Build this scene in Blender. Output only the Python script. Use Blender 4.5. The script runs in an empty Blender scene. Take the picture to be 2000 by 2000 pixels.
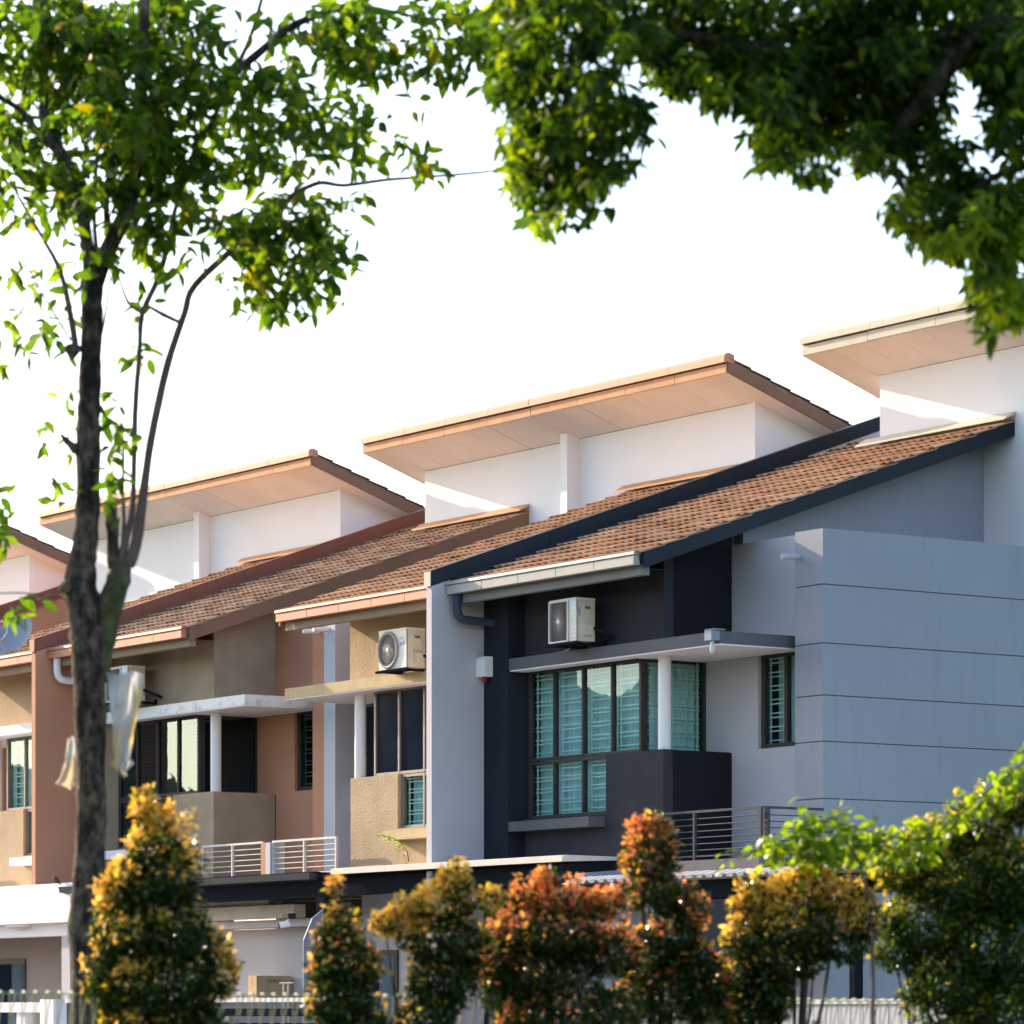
import bpy, bmesh, math, random
import numpy as np
from mathutils import Matrix, Vector
random.seed(7); rng = np.random.default_rng(7)
S = bpy.context.scene
col = S.collection
R = math.radians

# ------------------------------------------------------------------ camera, sky, sun, exposure
CAM = Vector((43.602, -28.355, 1.6))
FPX = 7648.0                                     # focal length in pixels of a 2000 px wide frame
FW = Vector((-0.82696, 0.56226, 0)); RT = Vector((0.56226, 0.82696, 0))
cam = bpy.data.objects.new('camera', bpy.data.cameras.new('camera')); col.objects.link(cam)
cam.location = CAM; cam.rotation_euler = (R(90), 0, R(55.7876))
cam.data.sensor_width = 36; cam.data.lens = 36*FPX/2000
cam.data.shift_y = 0.49
cam.data.clip_start = 0.5; cam.data.clip_end = 2000
cam.data.dof.use_dof = True; cam.data.dof.focus_distance = 51.5; cam.data.dof.aperture_fstop = 3.0
S.camera = cam

SUN_EL, SUN_AZ = 19.0, 259.0
w = bpy.data.worlds.new('World'); S.world = w; w.use_nodes = True
sky = w.node_tree.nodes.new('ShaderNodeTexSky'); sky.sky_type = 'NISHITA'; sky.sun_disc = False
sky.sun_elevation = R(SUN_EL); sky.sun_rotation = R(SUN_AZ)
sky.air_density = 1.0; sky.dust_density = 1.6; sky.ozone_density = 1.2
w.node_tree.links.new(sky.outputs[0], w.node_tree.nodes['Background'].inputs[0])
w.node_tree.nodes['Background'].inputs[1].default_value = 0.15
sd = bpy.data.lights.new('sun', 'SUN'); sd.energy = 3.3; sd.angle = R(0.55); sd.color = (1.0, 0.80, 0.60)
sun = bpy.data.objects.new('sun', sd); col.objects.link(sun)
to_sun = Vector((math.sin(R(SUN_AZ))*math.cos(R(SUN_EL)), math.cos(R(SUN_AZ))*math.cos(R(SUN_EL)), math.sin(R(SUN_EL))))
sun.rotation_euler = to_sun.to_track_quat('Z', 'Y').to_euler()
S.view_settings.view_transform = 'Standard'; S.view_settings.look = 'None'
S.view_settings.exposure = 1.65; S.view_settings.gamma = 1.0; S.view_settings.use_curve_mapping = False
S.cycles.max_bounces = 8; S.cycles.transparent_max_bounces = 16

def at(px, py, d):                               # the world point seen at photo pixel (px, py), d metres ahead
    return CAM + FW*d + RT*((px-1000)/FPX*d) + Vector((0, 0, (1980-py)/FPX*d))

# ------------------------------------------------------------------ materials
def mat(name, color, rough=0.7, var=0.08, scale=3.0, bump=0.0, bscale=60.0, metal=0.0, dirt=None, streak=0.0, rnd=0.0, spec=0.05):
    m = bpy.data.materials.new(name); m.use_nodes = True
    N = m.node_tree.nodes; L = m.node_tree.links; b = N['Principled BSDF']
    b.inputs['Roughness'].default_value = rough; b.inputs['Metallic'].default_value = metal
    b.inputs['Specular IOR Level'].default_value = spec
    tc = N.new('ShaderNodeTexCoord')
    n = N.new('ShaderNodeTexNoise'); n.inputs['Scale'].default_value = scale; n.inputs['Detail'].default_value = 6
    L.new(tc.outputs['Object'], n.inputs['Vector'])
    r = N.new('ShaderNodeMapRange'); r.inputs[1].default_value = 0.3; r.inputs[2].default_value = 0.7
    r.inputs[3].default_value = 1-var; r.inputs[4].default_value = 1+var*0.6
    L.new(n.outputs['Fac'], r.inputs[0])
    mx = N.new('ShaderNodeMix'); mx.data_type = 'RGBA'; mx.blend_type = 'MULTIPLY'; mx.inputs[0].default_value = 1
    mx.inputs[6].default_value = (*color, 1); L.new(r.outputs[0], mx.inputs[7])
    out = mx.outputs[2]
    if rnd:
        oi = N.new('ShaderNodeObjectInfo'); r2 = N.new('ShaderNodeMapRange')
        r2.inputs[3].default_value = 1-rnd; r2.inputs[4].default_value = 1+rnd; L.new(oi.outputs['Random'], r2.inputs[0])
        m2 = N.new('ShaderNodeMix'); m2.data_type = 'RGBA'; m2.blend_type = 'MULTIPLY'; m2.inputs[0].default_value = 1
        L.new(out, m2.inputs[6]); L.new(r2.outputs[0], m2.inputs[7]); out = m2.outputs[2]
    if dirt:                                      # stains with a shape of their own
        mp = N.new('ShaderNodeMapping'); mp.inputs['Scale'].default_value = dirt.get('scale', (5, 5, 0.8))
        L.new(tc.outputs['Object'], mp.inputs['Vector'])
        d = N.new('ShaderNodeTexNoise'); d.inputs['Scale'].default_value = 1.6; d.inputs['Detail'].default_value = 8; d.inputs['Roughness'].default_value = 0.7
        L.new(mp.outputs[0], d.inputs['Vector'])
        dr = N.new('ShaderNodeMapRange'); dr.inputs[1].default_value = dirt.get('lo', 0.55); dr.inputs[2].default_value = dirt.get('hi', 0.75)
        dr.inputs[4].default_value = dirt.get('amt', 0.6); L.new(d.outputs['Fac'], dr.inputs[0])
        m3 = N.new('ShaderNodeMix'); m3.data_type = 'RGBA'; L.new(dr.outputs[0], m3.inputs[0]); L.new(out, m3.inputs[6])
        m3.inputs[7].default_value = (*dirt['color'], 1); out = m3.outputs[2]
    L.new(out, b.inputs['Base Color'])
    if bump:
        bn = N.new('ShaderNodeTexNoise'); bn.inputs['Scale'].default_value = bscale; bn.inputs['Detail'].default_value = 4
        L.new(tc.outputs['Object'], bn.inputs['Vector'])
        bp = N.new('ShaderNodeBump'); bp.inputs['Strength'].default_value = bump; bp.inputs['Distance'].default_value = 0.02
        L.new(bn.outputs['Fac'], bp.inputs['Height']); L.new(bp.outputs[0], b.inputs['Normal'])
    return m

def glass(name, tint, rough=0.0, amount=1.0):
    m = bpy.data.materials.new(name); m.use_nodes = True
    N = m.node_tree.nodes; L = m.node_tree.links; N.remove(N['Principled BSDF'])
    tr = N.new('ShaderNodeBsdfTransparent'); tr.inputs[0].default_value = (*tint, 1)
    gl = N.new('ShaderNodeBsdfGlossy'); gl.inputs['Roughness'].default_value = rough
    gl.inputs[0].default_value = (0.58, 0.76, 0.92, 1)
    fr = N.new('ShaderNodeFresnel'); fr.inputs[0].default_value = 1.55
    nz = N.new('ShaderNodeTexNoise'); nz.inputs['Scale'].default_value = 2.2
    tc = N.new('ShaderNodeTexCoord'); L.new(tc.outputs['Object'], nz.inputs['Vector'])
    bp = N.new('ShaderNodeBump'); bp.inputs['Strength'].default_value = 0.04; bp.inputs['Distance'].default_value = 0.02
    L.new(nz.outputs['Fac'], bp.inputs['Height']); L.new(bp.outputs[0], gl.inputs['Normal'])
    mu = N.new('ShaderNodeMath'); mu.operation = 'MULTIPLY'; mu.use_clamp = True; mu.inputs[1].default_value = amount
    ge = N.new('ShaderNodeNewGeometry'); iv = N.new('ShaderNodeMath'); iv.operation = 'SUBTRACT'; iv.inputs[0].default_value = 1
    L.new(ge.outputs['Backfacing'], iv.inputs[1]); m0 = N.new('ShaderNodeMath'); m0.operation = 'MULTIPLY'
    L.new(fr.outputs[0], m0.inputs[0]); L.new(iv.outputs[0], m0.inputs[1]); L.new(m0.outputs[0], mu.inputs[0])
    mx = N.new('ShaderNodeMixShader'); L.new(mu.outputs[0], mx.inputs[0]); L.new(tr.outputs[0], mx.inputs[1]); L.new(gl.outputs[0], mx.inputs[2])
    L.new(mx.outputs[0], N['Material Output'].inputs[0])
    return m

def leafmat(name, rough=0.4, trans=0.5, boost=(2.6, 2.6, 1.2), spec=0.5):
    m = bpy.data.materials.new(name); m.use_nodes = True
    N = m.node_tree.nodes; L = m.node_tree.links; b = N['Principled BSDF']
    a = N.new('ShaderNodeAttribute'); a.attribute_name = 'tint'
    L.new(a.outputs['Color'], b.inputs['Base Color']); b.inputs['Roughness'].default_value = rough
    b.inputs['Specular IOR Level'].default_value = spec
    t = N.new('ShaderNodeBsdfTranslucent')
    mx = N.new('ShaderNodeMix'); mx.data_type = 'RGBA'; mx.blend_type = 'MULTIPLY'; mx.inputs[0].default_value = 1
    L.new(a.outputs['Color'], mx.inputs[6]); mx.inputs[7].default_value = (*boost, 1)
    L.new(mx.outputs[2], t.inputs[0])
    s = N.new('ShaderNodeMixShader'); s.inputs[0].default_value = trans
    L.new(b.outputs[0], s.inputs[1]); L.new(t.outputs[0], s.inputs[2]); L.new(s.outputs[0], N['Material Output'].inputs[0])
    return m

GREYD = {'color': (0.12, 0.12, 0.11), 'lo': 0.56, 'hi': 0.8, 'amt': 0.35}
MOULD = {'color': (0.05, 0.05, 0.04), 'lo': 0.52, 'hi': 0.72, 'amt': 0.6, 'scale': (3, 3, 4)}
M = {}
M['white'] = mat('white_paint', (0.82, 0.79, 0.80), 0.75, 0.03, 1.2, 0.05, 40)
M['white_stained'] = mat('stained_white_paint', (0.78, 0.77, 0.76), 0.75, 0.05, 1.5, dirt=MOULD)
M['grey_wall'] = mat('grey_wall_paint', (0.50, 0.475, 0.515), 0.7, 0.05, 1.3, 0.12, 45, dirt={'color': (0.42, 0.40, 0.43), 'lo': 0.6, 'hi': 0.8, 'amt': 0.5})
M['slate_wall'] = mat('slate_wall_paint', (0.29, 0.30, 0.345), 0.7, 0.05, 0.9, 0.12, 45, dirt={'color': (0.20, 0.215, 0.25), 'lo': 0.50, 'hi': 0.76, 'amt': 0.42, 'scale': (3.4, 3.4, .5)})
M['navy'] = mat('navy_paint', (0.027, 0.030, 0.041), 0.5, 0.10, 2.0, spec=0.0)
M['navy_metal'] = mat('navy_metal_capping', (0.019, 0.024, 0.036), 0.45, 0.08, 2.0, spec=0.10)
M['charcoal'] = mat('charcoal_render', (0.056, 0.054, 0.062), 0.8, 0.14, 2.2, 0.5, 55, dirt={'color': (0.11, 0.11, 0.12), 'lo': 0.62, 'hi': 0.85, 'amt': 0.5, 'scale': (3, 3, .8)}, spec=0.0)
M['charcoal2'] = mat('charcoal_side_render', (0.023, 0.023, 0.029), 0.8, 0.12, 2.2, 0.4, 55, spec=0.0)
M['slab_grey'] = mat('grey_slab_paint', (0.12, 0.12, 0.135), 0.75, 0.1, 4, dirt=GREYD)
M['beige'] = mat('rough_beige_render', (0.44, 0.325, 0.21), 0.85, 0.10, 3.0, 0.55, 34, dirt={'color': (0.22, 0.15, 0.09), 'lo': 0.6, 'hi': 0.85, 'amt': 0.4})
M['taupe'] = mat('rough_taupe_render', (0.40, 0.305, 0.22), 0.85, 0.12, 3.0, 0.8, 34, dirt={'color': (0.20, 0.15, 0.11), 'lo': 0.6, 'hi': 0.85, 'amt': 0.4})
M['beige_slab'] = mat('stained_beige_slab', (0.52, 0.40, 0.24), 0.8, 0.1, 5, 0.2, 40, dirt={'color': (0.24, 0.18, 0.10), 'lo': 0.52, 'hi': 0.75, 'amt': 0.6, 'scale': (6, 6, 1)})
M['terracotta'] = mat('terracotta_wall_paint', (0.52, 0.255, 0.165), 0.75, 0.06, 1.3, 0.1, 45, dirt={'color': (0.42, 0.19, 0.12), 'lo': 0.6, 'hi': 0.85, 'amt': 0.4})
M['brown'] = mat('brown_board_paint', (0.225, 0.125, 0.085), 0.65, 0.1, 2.5, dirt={'color': (0.14, 0.08, 0.055), 'lo': 0.55, 'hi': 0.8, 'amt': 0.5})
M['rust'] = mat('red_brown_metal_capping', (0.24, 0.095, 0.07), 0.5, 0.08, 2.0)
M['salmon'] = mat('salmon_metal_gutter', (0.53, 0.225, 0.14), 0.6, 0.06, 3, spec=0.2)
M['salmon_old'] = mat('weathered_salmon_fascia', (0.56, 0.30, 0.165), 0.65, 0.14, 3, dirt={'color': (0.34, 0.20, 0.12), 'lo': 0.55, 'hi': 0.8, 'amt': 0.5, 'scale': (5, 5, 2)})
M['cream_metal'] = mat('cream_metal_fascia', (0.54, 0.48, 0.38), 0.6, 0.08, 3, dirt={'color': (0.35, 0.31, 0.25), 'lo': 0.58, 'hi': 0.85, 'amt': 0.4, 'scale': (5, 5, 2)})
M['gutter_grey'] = mat('grey_metal_gutter', (0.40, 0.385, 0.36), 0.5, 0.06, 3)
M['beam_grey'] = mat('grey_eaves_beam', (0.22, 0.22, 0.225), 0.7, 0.08, 3)
M['beam_tan'] = mat('tan_eaves_beam', (0.30, 0.23, 0.175), 0.7, 0.1, 3, dirt=GREYD)
M['soffit'] = mat('pink_cream_soffit', (0.90, 0.845, 0.835), 0.8, 0.06, 1.5)
M['tile'] = mat('clay_roof_tile', (0.46, 0.265, 0.158), 0.75, 0.22, 5, 0.3, 60, rnd=0.22)
M['tile_old'] = mat('weathered_roof_tile', (0.38, 0.24, 0.16), 0.8, 0.2, 5, 0.3, 60, rnd=0.28, dirt={'color': (0.30, 0.27, 0.24), 'lo': 0.48, 'hi': 0.62, 'amt': 0.75, 'scale': (.55, .55, .55)})
M['tile_verge'] = mat('grey_brown_verge_tile', (0.26, 0.18, 0.14), 0.8, 0.2, 5, rnd=0.15)
M['frame_dark'] = mat('dark_bronze_frame', (0.065, 0.056, 0.052), 0.4, 0.05)
M['frame_grey'] = mat('grey_aluminium_frame', (0.22, 0.20, 0.19), 0.4, 0.05, metal=0.3)
M['grille'] = mat('white_window_grille', (0.85, 0.86, 0.85), 0.5, 0.02)
M['grille_dark'] = mat('dark_window_grille', (0.16, 0.16, 0.17), 0.5, 0.02)
M['curtain'] = mat('white_curtain_cloth', (0.72, 0.76, 0.80), 0.9, 0.05, 8)
M['teal_cloth'] = mat('patterned_teal_cloth', (0.05, 0.12, 0.12), 0.9, 0.2, 8, dirt={'color': (0.45, 0.55, 0.5), 'lo': 0.52, 'hi': 0.62, 'amt': 0.8, 'scale': (9, 9, 7)})
M['reflection_sheet'] = mat('white_reflection_sheet', (0.85, 0.86, 0.84), 0.9, 0.02)
M['room'] = mat('dim_room_wall', (0.16, 0.165, 0.17), 0.9, 0.05)
M['glass'] = glass('green_tinted_glass', (0.80, 0.92, 0.90), 0.0, 1.0)
M['glass_dark'] = glass('dark_tinted_glass', (0.46, 0.60, 0.63), 0.0, 1.2)
M['film'] = mat('dark_window_film', (0.010, 0.014, 0.030), 0.03, 0.2, 1.5, spec=0.3)
M['pane_blue'] = mat('blue_reflecting_pane', (0.10, 0.15, 0.20), 0.1, 0.4, 1.5, spec=0.6)
M['ac_white'] = mat('aged_white_metal_casing', (0.72, 0.69, 0.63), 0.45, 0.05, 5)
M['ac_side'] = mat('aged_ivory_casing', (0.64, 0.58, 0.47), 0.5, 0.06, 5)
M['ac_guard'] = mat('grey_fan_guard', (0.34, 0.31, 0.29), 0.5, 0.05)
M['ac_dark'] = mat('dark_fan_cavity', (0.05, 0.048, 0.05), 0.6, 0.05)
M['ac_blue'] = mat('pale_blue_label', (0.55, 0.78, 0.90), 0.5, 0.02)
M['ink'] = mat('grey_blue_print', (0.33, 0.37, 0.46), 0.6, 0.02)
M['black'] = mat('black_plastic', (0.02, 0.02, 0.024), 0.5, 0.05)
M['steel_dark'] = mat('dark_painted_steel', (0.014, 0.015, 0.02), 0.6, 0.1, 3, spec=0.0)
M['steel_blue'] = mat('blue_grey_metal_sheet', (0.22, 0.26, 0.33), 0.5, 0.06, 3)
M['rail_grey'] = mat('grey_steel_rail', (0.055, 0.06, 0.07), 0.4, 0.05)
M['rail_white'] = mat('worn_white_steel_rail', (0.66, 0.63, 0.60), 0.5, 0.1, 6, dirt={'color': (0.33, 0.16, 0.07), 'lo': 0.62, 'hi': 0.78, 'amt': 0.7, 'scale': (4, 4, 4)})
M['pale_sheet'] = mat('pale_metal_sheet', (0.62, 0.56, 0.50), 0.6, 0.08, 4)
M['concrete'] = mat('pale_concrete', (0.56, 0.49, 0.41), 0.85, 0.12, 3, 0.3, 40, dirt={'color': (0.50, 0.28, 0.10), 'lo': 0.58, 'hi': 0.8, 'amt': 0.5, 'scale': (2, 2, 2)})
M['pillar'] = mat('pale_lilac_pillar_paint', (0.52, 0.51, 0.56), 0.75, 0.06, 2, 0.1, 40, dirt={'color': (0.36, 0.36, 0.40), 'lo': 0.58, 'hi': 0.8, 'amt': 0.5})
M['lilac'] = mat('lilac_grey_wall', (0.46, 0.43, 0.44), 0.8, 0.05, 1.5, 0.1)
M['mauve'] = mat('mauve_brown_wall', (0.30, 0.24, 0.225), 0.8, 0.05, 1.5, 0.1)
M['pipe_navy'] = mat('slate_blue_pipe', (0.055, 0.07, 0.10), 0.4, 0.05)
M['card'] = mat('brown_cardboard', (0.46, 0.34, 0.20), 0.85, 0.05, 6)
M['print'] = mat('black_box_print', (0.10, 0.075, 0.05), 0.8, 0.02)
M['orange'] = mat('orange_print', (0.62, 0.22, 0.06), 0.7, 0.02)
M['bark'] = mat('street_tree_bark', (0.125, 0.095, 0.074), 0.95, 0.6, 14, 1.0, 40, spec=0.1, dirt={'color': (0.014, 0.012, 0.012), 'lo': 0.42, 'hi': 0.58, 'amt': 0.92, 'scale': (8, 8, 3.4)})
M['moss'] = mat('mossy_bark', (0.09, 0.085, 0.055), 0.9, 0.5, 9, 1.0, 34, dirt={'color': (0.035, 0.05, 0.012), 'lo': 0.45, 'hi': 0.6, 'amt': 0.8, 'scale': (4, 4, 2)})
M['twig'] = mat('smooth_twig_bark', (0.13, 0.09, 0.085), 0.8, 0.2, 8, 0.3, 30)
M['fence'] = mat('green_grey_wire_coating', (0.30, 0.33, 0.25), 0.35, 0.08, 6)
M['asphalt'] = mat('asphalt', (0.055, 0.055, 0.057), 0.9, 0.2, 8, 0.4, 90)
M['grass'] = mat('grass_ground', (0.07, 0.10, 0.03), 0.95, 0.3, 6, 0.6, 40)
M['paving'] = mat('concrete_paving', (0.34, 0.32, 0.30), 0.9, 0.12, 2, 0.2, 60)
M['hill'] = mat('wooded_hill', (0.035, 0.055, 0.028), 0.95, 0.5, 0.1)
M['leaf'] = leafmat('street_tree_leaf', 0.5, 0.6, (2.5, 2.7, 0.5), 0.3)
M['leaf_r'] = leafmat('dense_tree_leaf', 0.5, 0.6, (3.4, 3.0, 0.5), 0.25)
M['leaf_s'] = leafmat('shrub_leaf', 0.17, 0.42, (2.0, 2.0, 1.3), 0.42)
M['leaf_v'] = leafmat('vine_leaf', 0.4, 0.6, (2.6, 2.4, 0.5))
M['bag'] = leafmat('plastic_bag', 0.3, 0.5, (1.1, 1.1, 1.1))
_n = M['bag'].node_tree; _t = _n.nodes.new('ShaderNodeBsdfTransparent'); _x = _n.nodes.new('ShaderNodeMixShader'); _x.inputs[0].default_value = 0.10
_s = _n.nodes['Material Output'].inputs[0].links[0].from_socket
_n.links.new(_s, _x.inputs[1]); _n.links.new(_t.outputs[0], _x.inputs[2]); _n.links.new(_x.outputs[0], _n.nodes['Material Output'].inputs[0])
M['paper'] = leafmat('torn_paper', 0.8, 0.4, (1.1, 1.1, 1.1))
M['bulb'] = mat('frosted_bulb_glass', (0.55, 0.56, 0.54), 0.15, 0.02)
M['red'] = mat('dull_red_plastic', (0.30, 0.04, 0.04), 0.4, 0.05)
M['feather'] = mat('brown_feathers', (0.10, 0.07, 0.055), 0.8, 0.2, 60)
M['silver'] = mat('silver_fabric', (0.55, 0.56, 0.60), 0.35, 0.08, 5)

# ------------------------------------------------------------------ mesh helpers
class MB:
    def __init__(s): s.v = []; s.f = []; s.sm = []
    def add(s, vs, fs, smooth=False):
        o = len(s.v); s.v += [tuple(p) for p in vs]; s.f += [tuple(i+o for i in f) for f in fs]; s.sm += [smooth]*len(fs); return s
    def box(s, x0, x1, y0, y1, z0, z1):
        vs = [(x, y, z) for z in (z0, z1) for y in (y0, y1) for x in (x0, x1)]
        return s.add(vs, [(0, 2, 3, 1), (4, 5, 7, 6), (0, 1, 5, 4), (2, 6, 7, 3), (0, 4, 6, 2), (1, 3, 7, 5)])
    def prism_x(s, poly, x0, x1):                 # polygon of (y, z), extruded along x
        n = len(poly)
        vs = [(x0, y, z) for y, z in poly]+[(x1, y, z) for y, z in poly]
        return s.add(vs, [tuple(range(n)), tuple(range(2*n-1, n-1, -1))]+[(i, i+n, (i+1) % n+n, (i+1) % n) for i in range(n)])
    def prism_y(s, poly, y0, y1):                 # polygon of (x, z), extruded along y
        n = len(poly)
        vs = [(x, y0, z) for x, z in poly]+[(x, y1, z) for x, z in poly]
        return s.add(vs, [tuple(range(n)), tuple(range(2*n-1, n-1, -1))]+[(i, i+n, (i+1) % n+n, (i+1) % n) for i in range(n)])
    def tube(s, pts, rad, n=8, cap=True, wob=0.0):
        pts = [Vector(p) for p in pts]; k = len(pts)
        rad = [rad]*k if isinstance(rad, (int, float)) else rad
        rings = []; up = Vector((0.3, 0.9, 0.2)).normalized()
        for i, p in enumerate(pts):
            t = (pts[min(i+1, k-1)]-pts[max(i-1, 0)]).normalized()
            a = t.cross(up); a = a.normalized() if a.length > 1e-4 else t.orthogonal().normalized(); b = t.cross(a)
            rings.append([p+(a*math.cos(2*math.pi*j/n)+b*math.sin(2*math.pi*j/n))*rad[i]*(1+wob*random.uniform(-1, 1)) for j in range(n)])
        vs = [q for r in rings for q in r]
        fs = [(i*n+j, i*n+(j+1) % n, (i+1)*n+(j+1) % n, (i+1)*n+j) for i in range(k-1) for j in range(n)]
        s.add(vs, fs, True)
        if cap: s.add(rings[0], [tuple(range(n))]); s.add(rings[-1], [tuple(range(n))])
        return s
    def sphere(s, c, r, nu=12, nv=8, sc=(1, 1, 1)):
        vs = []; fs = []
        for i in range(nv+1):
            for j in range(nu):
                a = math.pi*i/nv; b = 2*math.pi*j/nu
                vs.append((c[0]+r*sc[0]*math.sin(a)*math.cos(b), c[1]+r*sc[1]*math.sin(a)*math.sin(b), c[2]+r*sc[2]*math.cos(a)))
        for i in range(nv):
            for j in range(nu): fs.append((i*nu+j, i*nu+(j+1) % nu, (i+1)*nu+(j+1) % nu, (i+1)*nu+j))
        return s.add(vs, fs, True)
    def mesh(s, name, material, recalc=True):
        me = bpy.data.meshes.new(name); me.from_pydata(s.v, [], s.f)
        me.polygons.foreach_set('use_smooth', s.sm)
        if recalc:
            bm = bmesh.new(); bm.from_mesh(me); bmesh.ops.recalc_face_normals(bm, faces=bm.faces); bm.to_mesh(me); bm.free()
        me.materials.append(material); me.update()
        return me

def link(name, me, parent=None, root=None):
    o = bpy.data.objects.new(name, me); col.objects.link(o)
    if parent is not None:
        o.parent = parent
        if parent.type == 'EMPTY': o.matrix_parent_inverse = Matrix.Translation(-parent.location)
    return o
def part(name, mb, material, parent=None, **kw):
    o = link(name, mb.mesh(name, M[material] if isinstance(material, str) else material), parent)
    for k, v in kw.items(): o[k] = v
    return o
def thing(name, label, cat, loc=(0, 0, 0), group=None):
    o = bpy.data.objects.new(name, None); col.objects.link(o); o.location = loc; o.empty_display_size = 0.2
    o['label'] = label; o['category'] = cat
    if group: o['group'] = group
    return o
def tag(o, label, cat, group=None):
    o['label'] = label; o['category'] = cat
    if group: o['group'] = group
    return o
def struct(name, mb, material):
    o = part(name, mb, material); o['kind'] = 'structure'; return o

# ------------------------------------------------------------------ ground and far hill (the hill shows only as a reflection in the panes)
struct('grass_ground', MB().add([(-900, -900, 0), (900, -900, 0), (900, 900, 0), (-900, 900, 0)], [(0, 1, 2, 3)]), 'grass')
struct('road', MB().add([(-200, -13.5, 0.004), (120, -13.5, 0.004), (120, -7.2, 0.004), (-200, -7.2, 0.004)], [(0, 1, 2, 3)]), 'asphalt')
k = MB()
k.box(-200, 120, -7.2, -7.05, 0, 0.12); k.box(-200, 120, -13.65, -13.5, 0, 0.12)
struct('kerb', k, 'paving')
struct('porch_paving', MB().box(-60, 9.5, -7.04, 1.0, -0.1, 0.1), 'paving')
hb = MB(); hv = []; nn = 220
for i in range(nn+1):
    a = R(180+8+i*(75/nn)); d = 170
    el = float(np.interp(math.degrees(a), [190, 204, 207, 209.3, 210.6, 211.3, 212.6, 214.0, 214.6, 215.0, 215.6, 216.3, 217.5, 224, 263], [3.0, 3.4, 3.3, 2.9, 3.2, 5.6, 6.1, 5.5, 5.1, 4.88, 4.8, 5.0, 5.8, 5.2, 4]))
    h = 6.0+230*math.tan(R(el))+0.30*math.sin(i*.9)+0.16*math.sin(i*2.3)
    for dd, hh in ((0, 0), (25, h*0.55), (60, h), (140, h*1.02)):
        hv.append((math.cos(a)*(d+dd), math.sin(a)*(d+dd), hh-0.5))
hf = [(i*4+j, (i+1)*4+j, (i+1)*4+j+1, i*4+j+1) for i in range(nn) for j in range(3)]
hb.add(hv, hf, True); struct('wooded_hill', hb, 'hill')

# ------------------------------------------------------------------ roof tile mesh (double roll)
TW, TL, PITCH, SLOPE = 0.3107, 0.34, 0.352, math.atan(0.352)
def tile_mesh(name, material, amp=0.021):
    n = 10; me = MB(); th = 0.020
    wv = [(0.5-0.5*math.cos(4*math.pi*i/n)) for i in range(n+1)]; xs = [i/n*TW for i in range(n+1)]
    Ls = TL/math.cos(SLOPE); m = n+1
    f = [(x, -0.02, 0.028+amp*q) for x, q in zip(xs, wv)]; b = [(x, Ls+0.05, 0.002+amp*0.25*q) for x, q in zip(xs, wv)]
    u = [(x, -0.012, 0.028+amp*q-th) for x, q in zip(xs, wv)]; ub = [(x, Ls*.5, 0.0+amp*0.5*q-.004) for x, q in zip(xs, wv)]
    me.add(f+b+u+ub, [(i, i+1, m+i+1, m+i) for i in range(n)]+[(2*m+i, 2*m+i+1, i+1, i) for i in range(n)]+[(3*m+i, 3*m+i+1, 2*m+i+1, 2*m+i) for i in range(n)], False)
    me.add([f[0], b[0], u[0], (0, Ls, -0.01)], [(0, 1, 3, 2)]); me.add([f[-1], b[-1], u[-1], (TW, Ls, -0.01)], [(0, 2, 3, 1)])
    return me.mesh(name, material, False)
TILES = {k: tile_mesh('roof_tile', M[k], 0.012 if k == 'tile_verge' else 0.021) for k in ('tile', 'tile_old', 'tile_verge')}

# ------------------------------------------------------------------ window builder
def window(H, name, axis, a0, a1, z0, z1, p, divs, frame, glassm, root, bars=None, bar_mat='grille', sgn=1, X=None, fw=0.038, film=()):
    """axis 'u': spans u at depth p; axis 'y': spans y at u = p. divs: inner mullion positions."""
    def bx(mb, c0, c1, d0, d1, e0, e1):
        if axis == 'u': mb.box(X(c0), X(c1), p+d0, p+d1, e0, e1)
        else: mb.box(X(p-d1), X(p-d0), c0, c1, e0, e1)
    f = MB(); edges = [a0]+list(divs)+[a1]
    for i, e in enumerate(edges):
        lo = e if i == 0 else e-fw/2; hi = e+fw if i == 0 else (e if i == len(edges)-1 else e+fw/2)
        if i == len(edges)-1: lo = e-fw
        bx(f, lo, hi, -0.02, 0.05, z0, z1)
    for i in range(len(edges)-1):
        bx(f, edges[i]+fw/2, edges[i+1]-fw/2, -0.016, 0.046, z0, z0+fw); bx(f, edges[i]+fw/2, edges[i+1]-fw/2, -0.016, 0.046, z1-fw, z1)
    W = part(name, f, frame, root)
    for i in range(len(edges)-1):
        g = MB(); bx(g, edges[i]+0.01, edges[i+1]-0.01, 0.012, 0.018, z0+0.01, z1-0.01)
        part('pane', g, 'film' if i in film else glassm, W)
        if bars:
            gb = MB(); n = max(1, int(round((z1-z0)/0.165))); st = (z1-z0)/n
            for k in range(n):
                for o in (0.3, 0.62):
                    zz = z0+st*(k+o); bx(gb, edges[i]+0.03, edges[i+1]-0.03, 0.075, 0.087, zz-0.007, zz+0.007)
            for e in (edges[i]+0.04, edges[i+1]-0.07): bx(gb, e, e+0.03, 0.088, 0.1, z0+0.02, z1-0.02)
            part('window_grille', gb, bar_mat, W)
    return W

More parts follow.
